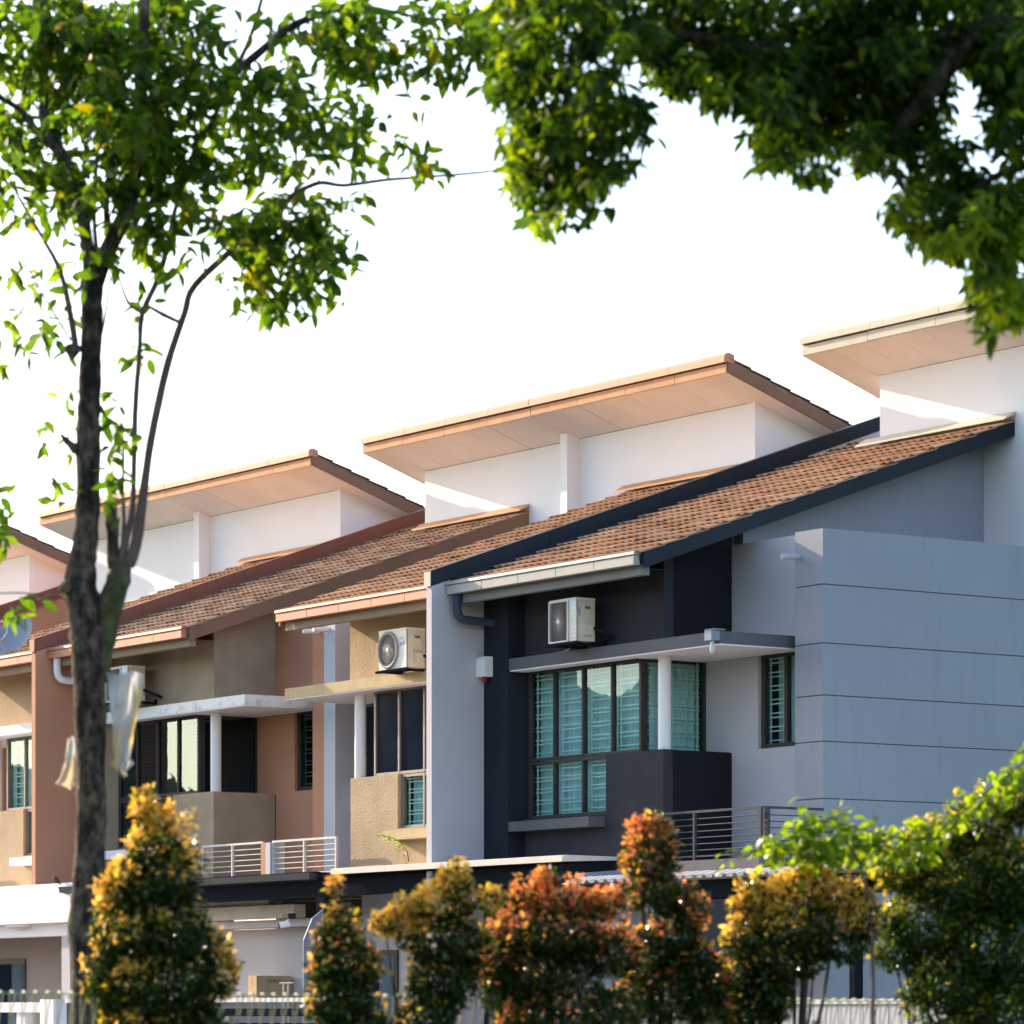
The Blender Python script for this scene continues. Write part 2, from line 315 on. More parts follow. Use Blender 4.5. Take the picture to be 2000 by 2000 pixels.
def curtain(name, label, pts, z0, z1, material, amp=0.035, pleat=0.11, group=None):
    mb = MB(); vs = []; pts = [Vector(p) for p in pts]
    L = (pts[1]-pts[0]).length; d = (pts[1]-pts[0])/L; nrm = Vector((-d.y, d.x, 0)); n = max(8, int(L/0.018))
    ph = random.random()*6
    for i in range(n+1):
        t = i/n*L; q = pts[0]+d*t+nrm*amp*(math.sin(2*math.pi*t/pleat+ph+1.3*math.sin(t*3.1))+0.4*math.sin(2*math.pi*t/pleat*2.3))
        q2 = pts[0]+d*(t+0.012*math.sin(t*9))+nrm*amp*1.2*math.sin(2*math.pi*t/pleat+ph+0.5+1.3*math.sin(t*3.1))
        vs += [(q.x, q.y, z1), (q2.x, q2.y, z0)]
    mb.add(vs, [(2*i, 2*i+1, 2*i+3, 2*i+2) for i in range(n)], True)
    o = link(name, mb.mesh(name, M[material], False)); return tag(o, label, 'curtain', group)

# ------------------------------------------------------------------ the terraced houses
def roofz(y): return 7.22+PITCH*y
def house(label, x_ref, sgn, P, full=True, fin=True, end=False):
    """u runs from the fin wall (u = 0) to the party line (u = 5.6375)."""
    X = lambda u: x_ref+sgn*u
    H = thing('terraced_house', label, 'house', (x_ref+sgn*2.8, 2.0, 0), 'terraced houses in the row')
    def B(*boxes):
        mb = MB()
        for b in boxes: mb.box(X(b[0]), X(b[1]), *b[2:])
        return mb
    UW = 5.97 if end else 5.6375
    UR = 5.415 if end else UW-0.01
    # ---- fin wall with sloping capping
    if fin:
        mb = MB()
        zb = 0.1 if end else 3.3; mb.prism_x([(0, zb), (0, 7.279), (9.6, 7.279+PITCH*9.6), (9.6, zb)], x_ref-0.125, x_ref)
        part('fin_wall', mb, P['fin'], H)
        segs = [0, 1.9, 3.8, 5.7, 7.6, 9.65]
        for a, b in zip(segs[:-1], segs[1:]):
            cp = MB(); b2 = b-0.006
            cp.prism_x([(a-0.02 if a == 0 else a, 7.282+PITCH*a), (b2, 7.282+PITCH*b2), (b2, 7.482+PITCH*b2), (a-0.02 if a == 0 else a, 7.482+PITCH*a)], x_ref-0.145, x_ref+0.018)
            part('capping', cp, P['cap'], H)
        part('capping_end', MB().box(x_ref-0.140, x_ref+0.013, -0.03, -0.021, 7.275, 7.470), P['capend'], H)
        fl = MB()                                  # flashing strip on the tiles beside the fin
        fl.prism_x([(0.3, roofz(0.3)+0.02), (6.3, roofz(6.3)+0.02), (6.3, roofz(6.3)+0.075), (0.3, roofz(0.3)+0.075)], x_ref+0.019, x_ref+0.11)
        part('flashing', fl, P['cap'], H)
        if full:
            part('flashing', MB().prism_x([(0.3, roofz(0.3)+0.02), (6.3, roofz(6.3)+0.02), (6.3, roofz(6.3)+0.075), (0.3, roofz(0.3)+0.075)], x_ref-0.23, x_ref-0.146), P['cap'], H)
    if full:
        # ---- walls of the upper storey
        part('pilaster', B((0.002, 0.582, 0.834, 1.4, 0.1 if end else 3.4, 7.42)), P['pil'], H)
        part('lower_front_wall', B((0.583, 2.434, 1.1, 1.25, 3.4, 4.19)), P['front'], H); part('upper_front_wall', B((0.583, 3.70, 1.1, 1.25, 6.312, 7.5)), P['front'], H)
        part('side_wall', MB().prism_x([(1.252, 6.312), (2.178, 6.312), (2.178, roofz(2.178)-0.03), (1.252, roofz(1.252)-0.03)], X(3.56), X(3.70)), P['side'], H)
        lw = B((2.436, 3.684, 1.1, 1.25, 3.4, 4.952))
        part('ledge_wall', lw, P['front'], H)
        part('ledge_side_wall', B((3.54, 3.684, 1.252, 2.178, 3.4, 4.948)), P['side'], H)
        part('ledge', B((3.14, 3.538, 1.252, 2.178, 4.85, 4.93)), P['front'], H)
        part('gable_wall', MB().prism_x([(2.332, 3.4), (6.398, 3.4), (6.398, roofz(6.398)-0.05), (2.332, roofz(2.332)-0.05)], X(3.56), X(3.74)), P['gable'], H)
        # ---- rear wall of the balcony with its window
        ru0, ru1, rz0, rz1 = 4.25, (5.36 if end else 5.28), 4.96, 6.17
        part('rear_wall', B((3.14, 3.701, 2.18, 2.33, 4.931, 6.311), (3.702, UR, 2.18, 2.33, 3.4, rz0), (3.702, UR, 2.18, 2.33, rz1, 7.6), (3.702, ru0, 2.18, 2.33, rz0, rz1), (ru1, UR, 2.18, 2.33, rz0, rz1)), P['rear'], H)
        window(H, 'balcony_window', 'u', ru0, ru1, rz0, rz1, 2.25, [ru0+0.5], P['frame'], P['rglass'], H, True, P['bars'], X=X, fw=0.06)
        part('flat_roof', B((3.745, UR, 2.34, 6.39, 7.0, 7.15)), 'slab_grey', H)
        if end:
            zs = [0.3, 1.4, 2.8, 3.55, 4.246, 4.95, 5.518, 6.158, 6.88, 7.575]
            part('end_wall_core', B((5.434, 5.958, 1.864, 11.98, 0.1, 7.56)), 'slab_grey', H)
            for a, b in zip(zs[:-1], zs[1:]):
                part('wall_panel', B((5.42, 5.97, 1.85, 12.0, a+0.007, b-0.007)), 'slate_end', H)
        else:
            part('party_pillar', B((5.32, 5.636, 1.85, 2.178, 3.4, 7.575)), P['pillar'], H)
        # ---- canopy slab over the window and balcony
        cu = 5.22 if end else 5.06
        part('canopy', B((0.60, cu, 0.834, 2.175, 6.158, 6.31)), P['canopy'], H)
        part('canopy_soffit', B((0.61, cu-0.01, 0.846, 1.098, 6.140, 6.157), (3.14, cu-0.01, 1.099, 2.17, 6.140, 6.157)), 'white', H)
        part('sill', B((0.584, 2.42, 0.836, 1.098, 4.016, 4.146)), P['sill'], H)
        pp = MB(); pp.tube([(X(3.58), 1.2, 4.953), (X(3.58), 1.2, 6.139)], 0.082, 20); part('post', pp, 'white', H)
        # ---- bay window
        fl = P.get('film', ())
        window(H, 'bay_window', 'u', 0.60, 3.135, 4.955, 6.155, 1.17, [1.187, 1.842, 2.492], P['frame'], P['glass'], H, P['showbars'], P['bars'], X=X, film=fl)
        window(H, 'lower_window', 'u', 0.60, 2.434, 4.192, 4.945, 1.17, [1.187, 1.842], P['frame'], P['lglass'], H, True, P['lbars'], X=X)
        window(H, 'corner_window', 'y', 1.225, 2.178, 4.955, 6.155, 3.135, [], P['frame'], P['glass'], H, P['showbars'], P['bars'], X=X, fw=0.02)
        part('room', B((0.584, 3.5, 2.9, 3.0, 3.6, 6.3), (0.584, 3.135, 1.4, 2.88, 3.3, 3.4), (0.584, 3.135, 1.26, 2.88, 6.33, 6.4), (3.72, 5.4, 2.9, 3.0, 4.2, 6.9)), 'room', H)
        # ---- balcony slab and railing
        part('balcony_slab', B((3.688, UW+ (0.10 if end else -0.01), 0.78, 2.178, 3.30, 3.50)), P['slab'], H)
        rl = MB(); u0, u1 = 3.72, (5.99 if end else 5.50)
        rail = part('balcony_railing', B((u0, u1, 0.88, 0.915, 4.095, 4.125), (u0, u1, 0.885, 0.91, 3.545, 3.565)), P['rail'], H)
        for i in range(6):
            z = 3.63+i*0.078; t = MB(); t.tube([(X(u0), 0.897, z), (X(u1), 0.897, z)], 0.007, 6); part('rail_bar', t, P['rail'], rail)
        for uu in ((u0+0.015, (u0+u1)/2, u1-0.02) if not end else (u0+0.015, 4.62, 5.95)):
            part('rail_post', B((uu-0.016 if not (end and uu > 5.5) else uu-0.03, uu+0.016 if not (end and uu > 5.5) else uu+0.03, 0.878, 0.917, 3.50, 4.094)), P['rail'], rail)
        if end:
            part('rail_return', B((5.965, 6.0, 0.93, 1.84, 4.095, 4.125), (5.97, 5.995, 0.93, 1.84, 3.545, 3.565)), P['rail'], rail)
            part('rail_post', B((5.955, 6.01, 0.95, 1.0, 3.5, 4.094)), P['rail'], rail)
            for i in range(6):
                z = 3.63+i*0.078; t = MB(); t.tube([(X(5.985), 0.95, z), (X(5.985), 1.845, z)], 0.007, 6); part('rail_bar', t, P['rail'], rail)
        else:
            part('stub_post', B((5.505, 5.636, 0.85, 1.10, 3.502, 4.10)), P['pillar'], H)
        # ---- water spout
        t = MB(); t.tube([(X(5.5), 1.86, 7.26), (X(5.5), 1.58, 7.245)], 0.035, 12); part('spout', t, 'white' if not end else 'grey_wall', H)
        # ---- ground storey
        part('porch_wall', B((0.583, 3.70, 1.3, 1.45, 0.1, 3.29), (3.702, UR, 2.18, 2.33, 0.1, 3.29)), P['ground'], H)
        d = B((4.0, 4.9, 2.13, 2.178, 0.1, 2.25)); part('door', d, 'frame_dark', H)
        pw_ = part('porch_window', B((2.72, 3.68, 1.27, 1.299, 0.1, 2.5)), 'frame_dark', H); part('pane', B((2.78, 3.15, 1.262, 1.268, 0.2, 2.42)), 'pane_blue', pw_); part('pane', B((3.2, 3.62, 1.262, 1.268, 0.2, 2.42)), 'film', pw_)
        # ---- lower roof: sheathing, every tile its own piece, barge, gutter
        rs = MB(); rs.prism_x([(0.30, roofz(0.30)-0.10), (6.39, roofz(6.39)-0.10), (6.39, roofz(6.39)-0.012), (0.30, roofz(0.30)-0.012)], X(0.02), X(4.31))
        roof = part('lower_roof', rs, P['barge'], H)
        rows = 18
        for r in range(rows):
            for c in range(14):
                y = 0.27+r*TL
                o = link('roof_tile', TILES[P['tile']], roof)
                u = 0.02+c*TW if sgn > 0 else 0.02+(c+1)*TW
                o.location = (X(u)+random.uniform(-.004, .004), y+random.uniform(-.006, .006), roofz(y)+random.uniform(-.003, .004))
                o.rotation_euler = (SLOPE+random.uniform(-.012, .012), random.uniform(-.008, .008), random.uniform(-.006, .006))
        for r in range(rows, rows+3):
            for c in range(4):
                y = 0.27+r*TL; o = link('roof_tile', TILES[P['tile']], roof)
                o.location = (X(0.02+c*TW if sgn > 0 else 0.02+(c+1)*TW), y, roofz(y)); o.rotation_euler = (SLOPE, 0, 0)
        part('barge_board', MB().prism_x([(0.31, roofz(0.31)-0.20), (6.5, roofz(6.5)-0.20), (6.5, roofz(6.5)+0.02), (0.31, roofz(0.31)+0.02)], X(4.312), X(4.36)), P['barge'], H)
        gw = (4.28-0.03)/5
        for i in range(5):
            g = MB(); a = 0.03+i*gw; b = a+gw-0.012
            g.prism_x([(0.21, 7.178), (0.31, 7.178), (0.31, 7.30), (0.225, 7.30), (0.21, 7.285)], X(a), X(b)); part('gutter', g, P['gutter'], H)
        part('gutter_lip', MB().prism_x([(0.195, 7.302), (0.315, 7.302), (0.315, 7.345), (0.205, 7.340)], X(0.025), X(4.29)), P['gutter'], H)
        part('eaves_beam', B((0.004, 4.25, 0.36, 0.47, 7.06, 7.20)), P['beam'], H)
        part('eaves_soffit', B((0.004, 3.69, 0.312, 1.098, 7.205, 7.225)), P['barge'], H)
        if fin:                                    # swan-neck downpipe below the gutter
            t = MB(); t.tube([(x_ref+0.16, 0.30, 7.18), (x_ref+0.16, 0.30, 6.98), (x_ref+0.165, 0.315, 6.90), (x_ref+0.175, 0.36, 6.85), (x_ref+0.19, 0.45, 6.835), (x_ref+0.23, 0.835, 6.82)], 0.058, 14)
            part('downpipe', t, P['pipe'], H)
        # top flashing where tiles meet the tall wall
        part('flashing', MB().prism_x([(6.20, roofz(6.20)+0.072), (6.385, roofz(6.385)+0.08), (6.385, roofz(6.385)+0.13), (6.20, roofz(6.20)+0.085)], X(1.25), X(4.38)), P['flash'], H)
    # ---- tall rear block with the upper mono-pitch roof
    s = 0.345; sz = lambda y: 10.745-s*(y-5.55)
    eu0, eu1 = 0.72 if sgn < 0 else (0.90 if end else 0.80), (6.6 if end else UW)
    wu0 = 1.14 if sgn < 0 else (1.56 if end else 1.36)
    part('clerestory_wall', MB().box(X(wu0), X(eu1 if not end else 6.2), 6.40, 6.55, 3.4, sz(6.40)-0.004), 'white', H)
    part('clerestory_side_wall', MB().prism_x([(6.552, 6.5), (10.5, 6.5), (10.5, sz(10.5)), (6.552, sz(6.552))], X(wu0), X(wu0+0.15)), 'white', H)
    if not end:
        part('pier', MB().prism_x([(6.17, 9.0), (6.398, 9.0), (6.398, sz(6.398)-0.003), (6.17, sz(6.17)-0.003)], X(UW-0.09), X(UW)), 'white', H)
    n = max(1, round((eu1-eu0)/0.61)); pw = (eu1-eu0)/n
    for i in range(n):
        a = eu0+i*pw; b = a+pw-(0.024 if i == int(n*.7) else 0.005); y1 = 10.5 if a < wu0 else 6.395
        mb = MB(); mb.prism_x([(5.575, sz(5.575)), (y1, sz(y1)), (y1, sz(y1)+0.02), (5.575, sz(5.575)+0.02)], X(a), X(b)); part('soffit_panel', mb, 'soffit', H)
    n = 4; pw = (eu1-eu0)/n
    for i in range(n):
        a = eu0+i*pw; b = a+pw-0.008
        dz = random.uniform(-.004, .004)
        part('fascia_board', MB().box(X(a), X(b), 5.55, 5.574, 10.742+dz, 10.868+dz), P['ufascia'], H)
        rc = MB(); rc.prism_x([(5.51, 10.888), (5.70, 10.888), (5.70, 11.0), (5.60, 11.03), (5.54, 11.015), (5.515, 10.97)], X(a-0.0+(0.1 if 0 < i else -.01)), X(b+0.1 if i < n-1 else b))
        part('ridge_cap', rc, P['ucap'], H)
    ro = MB(); ro.prism_x([(5.58, 10.868), (10.6, 10.868-s*5.02), (10.6, 10.965-s*5.02), (5.70, 10.965-s*.12), (5.58, 10.975)], X(eu0+0.02), X(eu1))
    part('upper_roof', ro, 'tile_verge', H)
    part('rake_board', MB().prism_x([(5.575, 10.742), (10.6, 10.742-s*5.025), (10.6, 10.90-s*5.025), (5.575, 10.90)], X(eu0), X(eu0-0.028)), P['rake'], H)
    for k in range(14):                            # the verge tiles step down along the rake
        y = 5.62+(k+1)*0.36
        o = link('verge_tile', TILES['tile_verge'], H); o.rotation_euler = (math.atan(-s)*1.0+0.0, 0, math.pi) if False else (0, 0, 0)
        o.matrix_parent_inverse = Matrix.Translation(-H.location)
        m = Matrix.Translation((X(eu0)-(0.02 if sgn > 0 else -0.02)+(TW if sgn > 0 else 0), y, 10.975-s*(y-5.55))) @ Matrix.Rotation(math.pi, 4, 'Z') @ Matrix.Rotation(math.atan(s), 4, 'X')
        o.matrix_basis = m
    return H

M['slate_end'] = M['slate_wall']
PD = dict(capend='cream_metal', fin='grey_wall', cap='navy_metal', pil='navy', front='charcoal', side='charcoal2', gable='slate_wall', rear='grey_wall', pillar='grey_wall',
          canopy='slab_grey', sill='slab_grey', slab='slab_grey', frame='frame_dark', glass='glass', lglass='glass', rglass='glass', bars='grille', lbars='grille', showbars=True,
          rail='rail_grey', ground='slate_wall', barge='navy_metal', gutter='gutter_grey', beam='beam_grey', pipe='pipe_navy', flash='cream_metal', tile='tile',
          ufascia='cream_metal', ucap='cream_metal', rake='cream_metal')
PB = dict(PD, fin='grey_wall', cap='rust', pil='beige', front='beige', side='taupe', gable='brown', rear='lilac', pillar='pillar', canopy='beige_slab', sill='beige_slab', slab='concrete',
          frame='frame_grey', glass='glass_dark', rglass='glass_dark', rail='rail_white', ground='lilac', barge='brown', gutter='salmon', beam='beam_tan', pipe='white', flash='salmon_old',
          ufascia='salmon_old', ucap='salmon', rake='brown', film=(1, 2, 3), bars='grille_dark', showbars=False)
PO = dict(PB, capend='salmon_old', fin='terracotta', cap='rust', pil='taupe', front='taupe', side='taupe', rear='terracotta', pillar='terracotta', canopy='white_stained', sill='white', slab='concrete',
          frame='frame_dark', glass='glass_dark', lglass='glass_dark', rglass='glass', lbars='grille_dark', showbars=True, film=(), tile='tile_old')
PB2 = dict(PB, canopy='white', sill='white', film=(), lglass='glass', glass='glass', showbars=True, bars='grille', ground='mauve', cap='brown', rear='terracotta')
house('end house with grey fin wall, charcoal bay and grooved slate end wall', 0.0, 1, PD, end=True)
house('rough beige house between the white party pillar and the grey fin wall', -0.125, -1, PB, fin=False)
house('terracotta and taupe house behind the tree trunk, with a white canopy', -11.40, 1, PO)
house('beige house left of the terracotta fin wall, with a white porch fascia', -11.525, -1, PB2, fin=False)
house('far house of which only the long salmon-edged roof shows behind the trunk', -22.80, 1, PO, full=False)
house('farthest house, just a brown raked roof corner at the left edge', -22.925, -1, PB2, full=False, fin=False)

# rooms' textiles
curtain('curtain', 'pleated pale curtain behind the three upper left panes of the charcoal bay', [(0.61, 1.36, 0), (2.40, 1.36, 0)], 4.2, 6.12, 'curtain', group='curtains')
curtain('curtain', 'pale curtain at the glass corner of the charcoal bay', [(2.44, 1.37, 0), (2.98, 1.37, 0)], 4.97, 6.12, 'curtain', group='curtains')
curtain('curtain', 'pale curtain behind the side glass of the bay beside the round white post', [(2.99, 1.40, 0), (2.99, 2.15, 0)], 4.97, 6.12, 'curtain', group='curtains')
curtain('curtain', 'pale curtain in the small balcony window beside the grooved wall', [(4.3, 2.5, 0), (5.36, 2.5, 0)], 4.98, 6.15, 'curtain', group='curtains')
curtain('curtain', 'pale curtain in the low window of the rough beige house', [(-2.5, 1.36, 0), (-0.75, 1.36, 0)], 4.2, 4.94, 'curtain', group='curtains')
curtain('curtain', 'dark teal patterned curtain in the narrow window of the terracotta wall', [(-7.12, 2.5, 0), (-6.05, 2.5, 0)], 4.98, 6.15, 'teal_cloth', group='curtains')
curtain('curtain', 'white sheet behind the corner pane of the terracotta house, in place of reflected sky', [(-8.90, 1.30, 0), (-8.32, 1.30, 0)], 4.97, 6.13, 'reflection_sheet', 0.004, group='curtains')  # added white sheet stands in for the sky mirrored in this pane
curtain('curtain', 'white curtain in the window at the left edge of the photo', [(-14.5, 1.36, 0), (-12.2, 1.36, 0)], 4.2, 6.12, 'curtain', group='curtains')

# ------------------------------------------------------------------ air conditioner outdoor units
def ac_unit(x0, x1, yf, dep, z0, z1, style, label):
    a = thing('air_conditioner', label, 'air conditioner', ((x0+x1)/2, yf+dep, z0-0.05), 'air conditioner outdoor units')
    W = x1-x0; Hh = z1-z0
    c = MB(); c.box(x0, x1, yf+0.02, yf+dep, z0, z1-0.03); part('casing', c, 'ac_side', a)
    cx = x0+W*0.355; cz = z0+Hh*0.48; r = Hh*0.43
    # front panel with a round or square opening
    f = MB(); n = 40; inn = []; out = []
    for i in range(n):
        t = 2*math.pi*(i+.5)/n; cc, ss = math.cos(t), math.sin(t)
        if style == 'round': inn.append((cx+r*cc, cz+r*ss))
        else:
            k = 1/max(abs(cc)/(W*0.335), abs(ss)/(Hh*0.46)); inn.append((cx+cc*k, cz+ss*k))
        bx_, bz_ = ((x1-cx) if cc > 0 else (cx-x0)), ((z1-0.03-cz) if ss > 0 else (cz-z0))
        k = min(bx_/max(abs(cc), 1e-6), bz_/max(abs(ss), 1e-6)); out.append((cx+cc*k, cz+ss*k))
    # corners: snap nearest outer points
    for X_, Z_ in ((x0, z0), (x1, z0), (x0, z1-0.03), (x1, z1-0.03)):
        j = min(range(n), key=lambda q: (out[q][0]-X_)**2+(out[q][1]-Z_)**2); out[j] = (X_, Z_)
    vs = [(x, yf, z) for x, z in inn]+[(x, yf, z) for x, z in out]+[(x, yf+0.019, z) for x, z in inn]
    f.add(vs, [(i, (i+1) % n, n+(i+1) % n, n+i) for i in range(n)]+[(i, 2*n+i, 2*n+(i+1) % n, (i+1) % n) for i in range(n)])
    part('front_panel', f, 'ac_white', a)
    d = MB(); d.add([(x, yf+0.0195, z) for x, z in inn], [tuple(range(n))]); part('fan_cavity', d, 'ac_dark', a)
    part('lid', MB().box(x0-0.004, x1+0.004, yf-0.006, yf+dep+0.003, z1-0.029, z1), 'ac_white', a)
    g = MB(); hub = (cx, yf-0.012, cz); rr = r*1.0
    ns = 44
    for i in range(ns):
        t = 2*math.pi*i/ns; tw = 0.5 if style == 'round' else 0.0
        if style == 'round': e = rr
        else: e = 1/max(abs(math.cos(t))/(W*0.335), abs(math.sin(t))/(Hh*0.46))
        p0 = (cx+0.03*math.cos(t), yf-0.008, cz+0.03*math.sin(t)); p1 = (cx+e*.55*math.cos(t+tw*.3), yf-0.012, cz+e*.55*math.sin(t+tw*.3)); p2 = (cx+e*math.cos(t+tw), yf-0.004, cz+e*math.sin(t+tw)) if style == 'round' else (cx+e*math.cos(t), yf-0.004, cz+e*math.sin(t))
        g.tube([p0, p1, p2], 0.0042, 4, False)
    if style == 'round':
        for q in (0.3, 0.5, 0.7, 0.86): g.tube([(cx+rr*q*math.cos(2*math.pi*i/32), yf-0.010, cz+rr*q*math.sin(2*math.pi*i/32)) for i in range(33)], 0.0035, 4, False)
        ring = MB(); ring.tube([(cx+rr*1.02*math.cos(2*math.pi*i/40), yf-0.012, cz+rr*1.02*math.sin(2*math.pi*i/40)) for i in range(41)], 0.022, 8, False)
        part('fan_shroud', ring, 'ac_guard', a)
        part('fan_guard', g, 'ac_guard', a)
    else:
        ring = MB(); hw, hh = W*0.345, Hh*0.47
        q = [(cx-hw, cz-hh), (cx+hw, cz-hh), (cx+hw, cz+hh), (cx-hw, cz+hh)]
        for i in range(4): ring.tube([(q[i][0], yf-0.012, q[i][1]), (q[(i+1) % 4][0], yf-0.012, q[(i+1) % 4][1])], 0.013, 8)
        part('fan_shroud', ring, 'ac_white', a); part('fan_guard', g, 'ac_guard', a)
    hb_ = MB(); hb_.sphere((cx, yf-0.014, cz), 0.036, 14, 8, (1, 0.35, 1.0)); part('fan_hub', hb_, 'ac_white', a)
    fb = MB()
    for k in range(3):
        t0 = k*2.094
        fb.add([(cx+r*.12*math.cos(t0), yf+0.012, cz+r*.12*math.sin(t0)), (cx+r*.85*math.cos(t0), yf+0.016, cz+r*.85*math.sin(t0)), (cx+r*.85*math.cos(t0+.9), yf+0.008, cz+r*.85*math.sin(t0+.9)), (cx+r*.12*math.cos(t0+1.2), yf+0.010, cz+r*.12*math.sin(t0+1.2))], [(0, 1, 2, 3)])
    part('fan_blade', fb, 'black', a)
    # side service cover with a bulging lower half
    s = MB(); ya, yb = yf+dep*.36, yf+dep*.78
    s.prism_y([(x1+.001, z0+Hh*.10), (x1+.055, z0+Hh*.14), (x1+.055, z0+Hh*.36), (x1+.012, z0+Hh*.44), (x1+.012, z0+Hh*.84), (x1+.001, z0+Hh*.84)], ya, yb); part('service_cover', s, 'ac_side', a)
    part('handle_slot', MB().box(x1+.0125, x1+.0155, ya+.02, yb-.02, z0+Hh*.74, z0+Hh*.80), 'brown', a)
    pr = MB()
    if style == 'round':
        lx = x0+W*.74
        pr.box(lx+.02, lx+.08, yf-.002, yf-.0005, z0+Hh*.56, z0+Hh*.64); pr.box(lx+.095, lx+.145, yf-.002, yf-.0005, z0+Hh*.56, z0+Hh*.67)
        pr.tube([(lx+.02+.06*(1+math.cos(t/8*math.pi)), yf-.002, z0+Hh*.74+.012*math.sin(t/8*math.pi)) for t in range(15)], .003, 4)
        part('printed_marks', pr, 'ink', a)
        p2 = MB()
        for k in range(5): p2.box(x1+.001, x1+.0025, yf+dep*.84, yf+dep*.92, z0+Hh*(.40+.07*k), z0+Hh*(.43+.07*k))
        part('warning_label', p2, 'ink', a)
    else:
        lx = x0+W*.76
        part('blue_label', MB().box(lx+.01, x1-.01, yf-.003, yf-.0005, z0+Hh*.72, z0+Hh*.93), 'ac_blue', a)
        zz = MB(); q0, q1, t0, t1 = lx+.025, x1-.025, z0+Hh*.75, z0+Hh*.90   # the letter on the label
        zz.box(q0, q1, yf-.0045, yf-.0032, t1-.012, t1); zz.box(q0, q1, yf-.0045, yf-.0032, t0, t0+.012)
        zz.prism_y([(q0, t0+.012), (q0+.018, t0+.012), (q1, t1-.012), (q1-.018, t1-.012)], yf-.0045, yf-.0032)
        part('printed_letter', zz, 'white', a)
        v = MB()
        for k in range(6): v.box(lx+.008, x1-.01, yf-.008, yf-.0005, z0+Hh*(.08+.1*k), z0+Hh*(.08+.1*k)+.008)
        part('moulded_rib', v, 'ac_white', a)
        part('rating_plate', MB().box(x1+.001, x1+.0025, yf+dep*.1, yf+dep*.22, z0+Hh*.58, z0+Hh*.8), 'ink', a)
    b = MB(); b.box(x0-.05, x1+.04, yf-.03, yf+.02, z0-.045, z0-.012); b.box(x0+.04, x0+.08, yf+.021, 1.098, z0-.045, z0-.012); b.box(x1-.1, x1-.06, yf+.021, 1.098, z0-.045, z0-.012)
    b.box(x0+.04, x1-.06, yf+.1, yf+.14, z0-.0445, z0-.0125); b.box(x0+.04, x0+.08, 1.07, 1.098, z0-.05, z0+.03); b.box(x1-.1, x1-.06, 1.07, 1.098, z0-.05, z0+.03)
    part('bracket', b, 'steel_dark', a)
    if style == 'square': part('drain_hose', MB().tube([(x0+.1, yf+.25, z0-.012), (x0+.02, yf+.3, z0-.05), (x0-.25, yf+.4, z0-.062), (x0-.75, yf+.45, z0-.066)], .011, 6), 'gutter_grey', a)
    t = MB(); t.tube([(x1+.02, yf+dep*.9, z0+Hh*.3), (x1+.09, yf+dep*.95, z0+Hh*.26), (x1+.1, 1.09, z0+Hh*.1)], .022, 8); part('pipe', t, 'black', a)
    return a
ac_unit(1.93, 2.53, 0.57, 0.29, 6.39, 6.945, 'square', 'outdoor air conditioner with square grille on the charcoal wall')
ac_unit(-2.10, -1.40, 0.50, 0.30, 6.335, 6.875, 'round', 'outdoor air conditioner with round dark fan on the rough beige wall')
ac_unit(-10.1, -9.4, 0.55, 0.30, 6.42, 6.95, 'square', 'outdoor air conditioner half hidden by the plastic bag at the trunk')

# ------------------------------------------------------------------ small fittings
a = thing('alarm_box', 'white alarm box with a dark red lamp below, beside the grey fin wall', 'alarm box', (0.13, 0.83, 6.1))
part('housing', MB().prism_x([(0.70, 6.10), (0.832, 6.10), (0.832, 6.37), (0.73, 6.37), (0.70, 6.34)], 0.01, 0.22), 'white', a)
part('lamp', MB().tube([(0.115, 0.77, 6.099), (0.115, 0.77, 6.05), (0.115, 0.77, 6.035)], [0.04, 0.036, 0.02], 12), 'red', a)
a = thing('flood_lamp', 'small grey lamp box with a bare bulb at the canopy corner', 'lamp', (5.17, 0.80, 6.2))
part('lamp_box', MB().box(5.08, 5.22, 0.70, 0.832, 6.19, 6.315), 'steel_blue', a)
part('bracket', MB().box(5.06, 5.24, 0.72, 0.9, 6.316, 6.335), 'beam_grey', a)
part('bulb', MB().tube([(5.15, 0.77, 6.189), (5.15, 0.77, 6.13), (5.15, 0.77, 6.10), (5.15, 0.77, 6.05), (5.15, 0.77, 6.025)], [0.022, 0.024, 0.034, 0.030, 0.010], 14), 'bulb', a)
a = thing('security_camera', 'white security camera with a black face under the concrete beam', 'camera', tuple(at(560, 1800, 53.2)))
c0 = Vector(a.location)
part('mount', MB().box(c0.x-.02, c0.x+.14, c0.y-.06, c0.y+.06, c0.z+.04, c0.z+.11), 'black', a)
part('arm', MB().tube([c0+Vector((.05, 0, .04)), c0+Vector((.04, -.02, -.02))], .018, 8), 'white', a)
part('body', MB().tube([c0+Vector((.05, .02, -.03)), c0+Vector((-.02, -.10, -.055))], .042, 14), 'white', a)
part('lens', MB().tube([c0+Vector((-.0205, -.101, -.055)), c0+Vector((-.026, -.112, -.058))], .043, 14), 'black', a)

# satellite dish on the roof at the left edge
p = Vector((-13.55, 0.75, 7.72))
a = thing('satellite_dish', 'grey satellite dish on the tiles at the left edge of the photo', 'satellite dish', (p.x, p.y+.25, 7.45))
dm = MB(); vs = []; ax = Vector((0.35, -0.80, 0.48)).normalized(); e1 = ax.cross(Vector((0, 0, 1))).normalized(); e2 = e1.cross(ax)
nr, na = 6, 28
for i in range(nr+1):
    rr = 0.36*i/nr
    for j in range(na):
        t = 2*math.pi*j/na; vs.append(p+e1*rr*math.cos(t)+e2*rr*1.08*math.sin(t)+ax*(0.5*rr*rr))
dm.add(vs, [(i*na+j, i*na+(j+1) % na, (i+1)*na+(j+1) % na, (i+1)*na+j) for i in range(nr) for j in range(na)], True)
part('dish', dm, 'steel_blue', a)
arm_end = p+ax*0.40+e2*(-0.06)+e1*0.12
part('arm', MB().tube([p-e2*0.36+ax*0.06, arm_end], .014, 6), 'ac_guard', a)
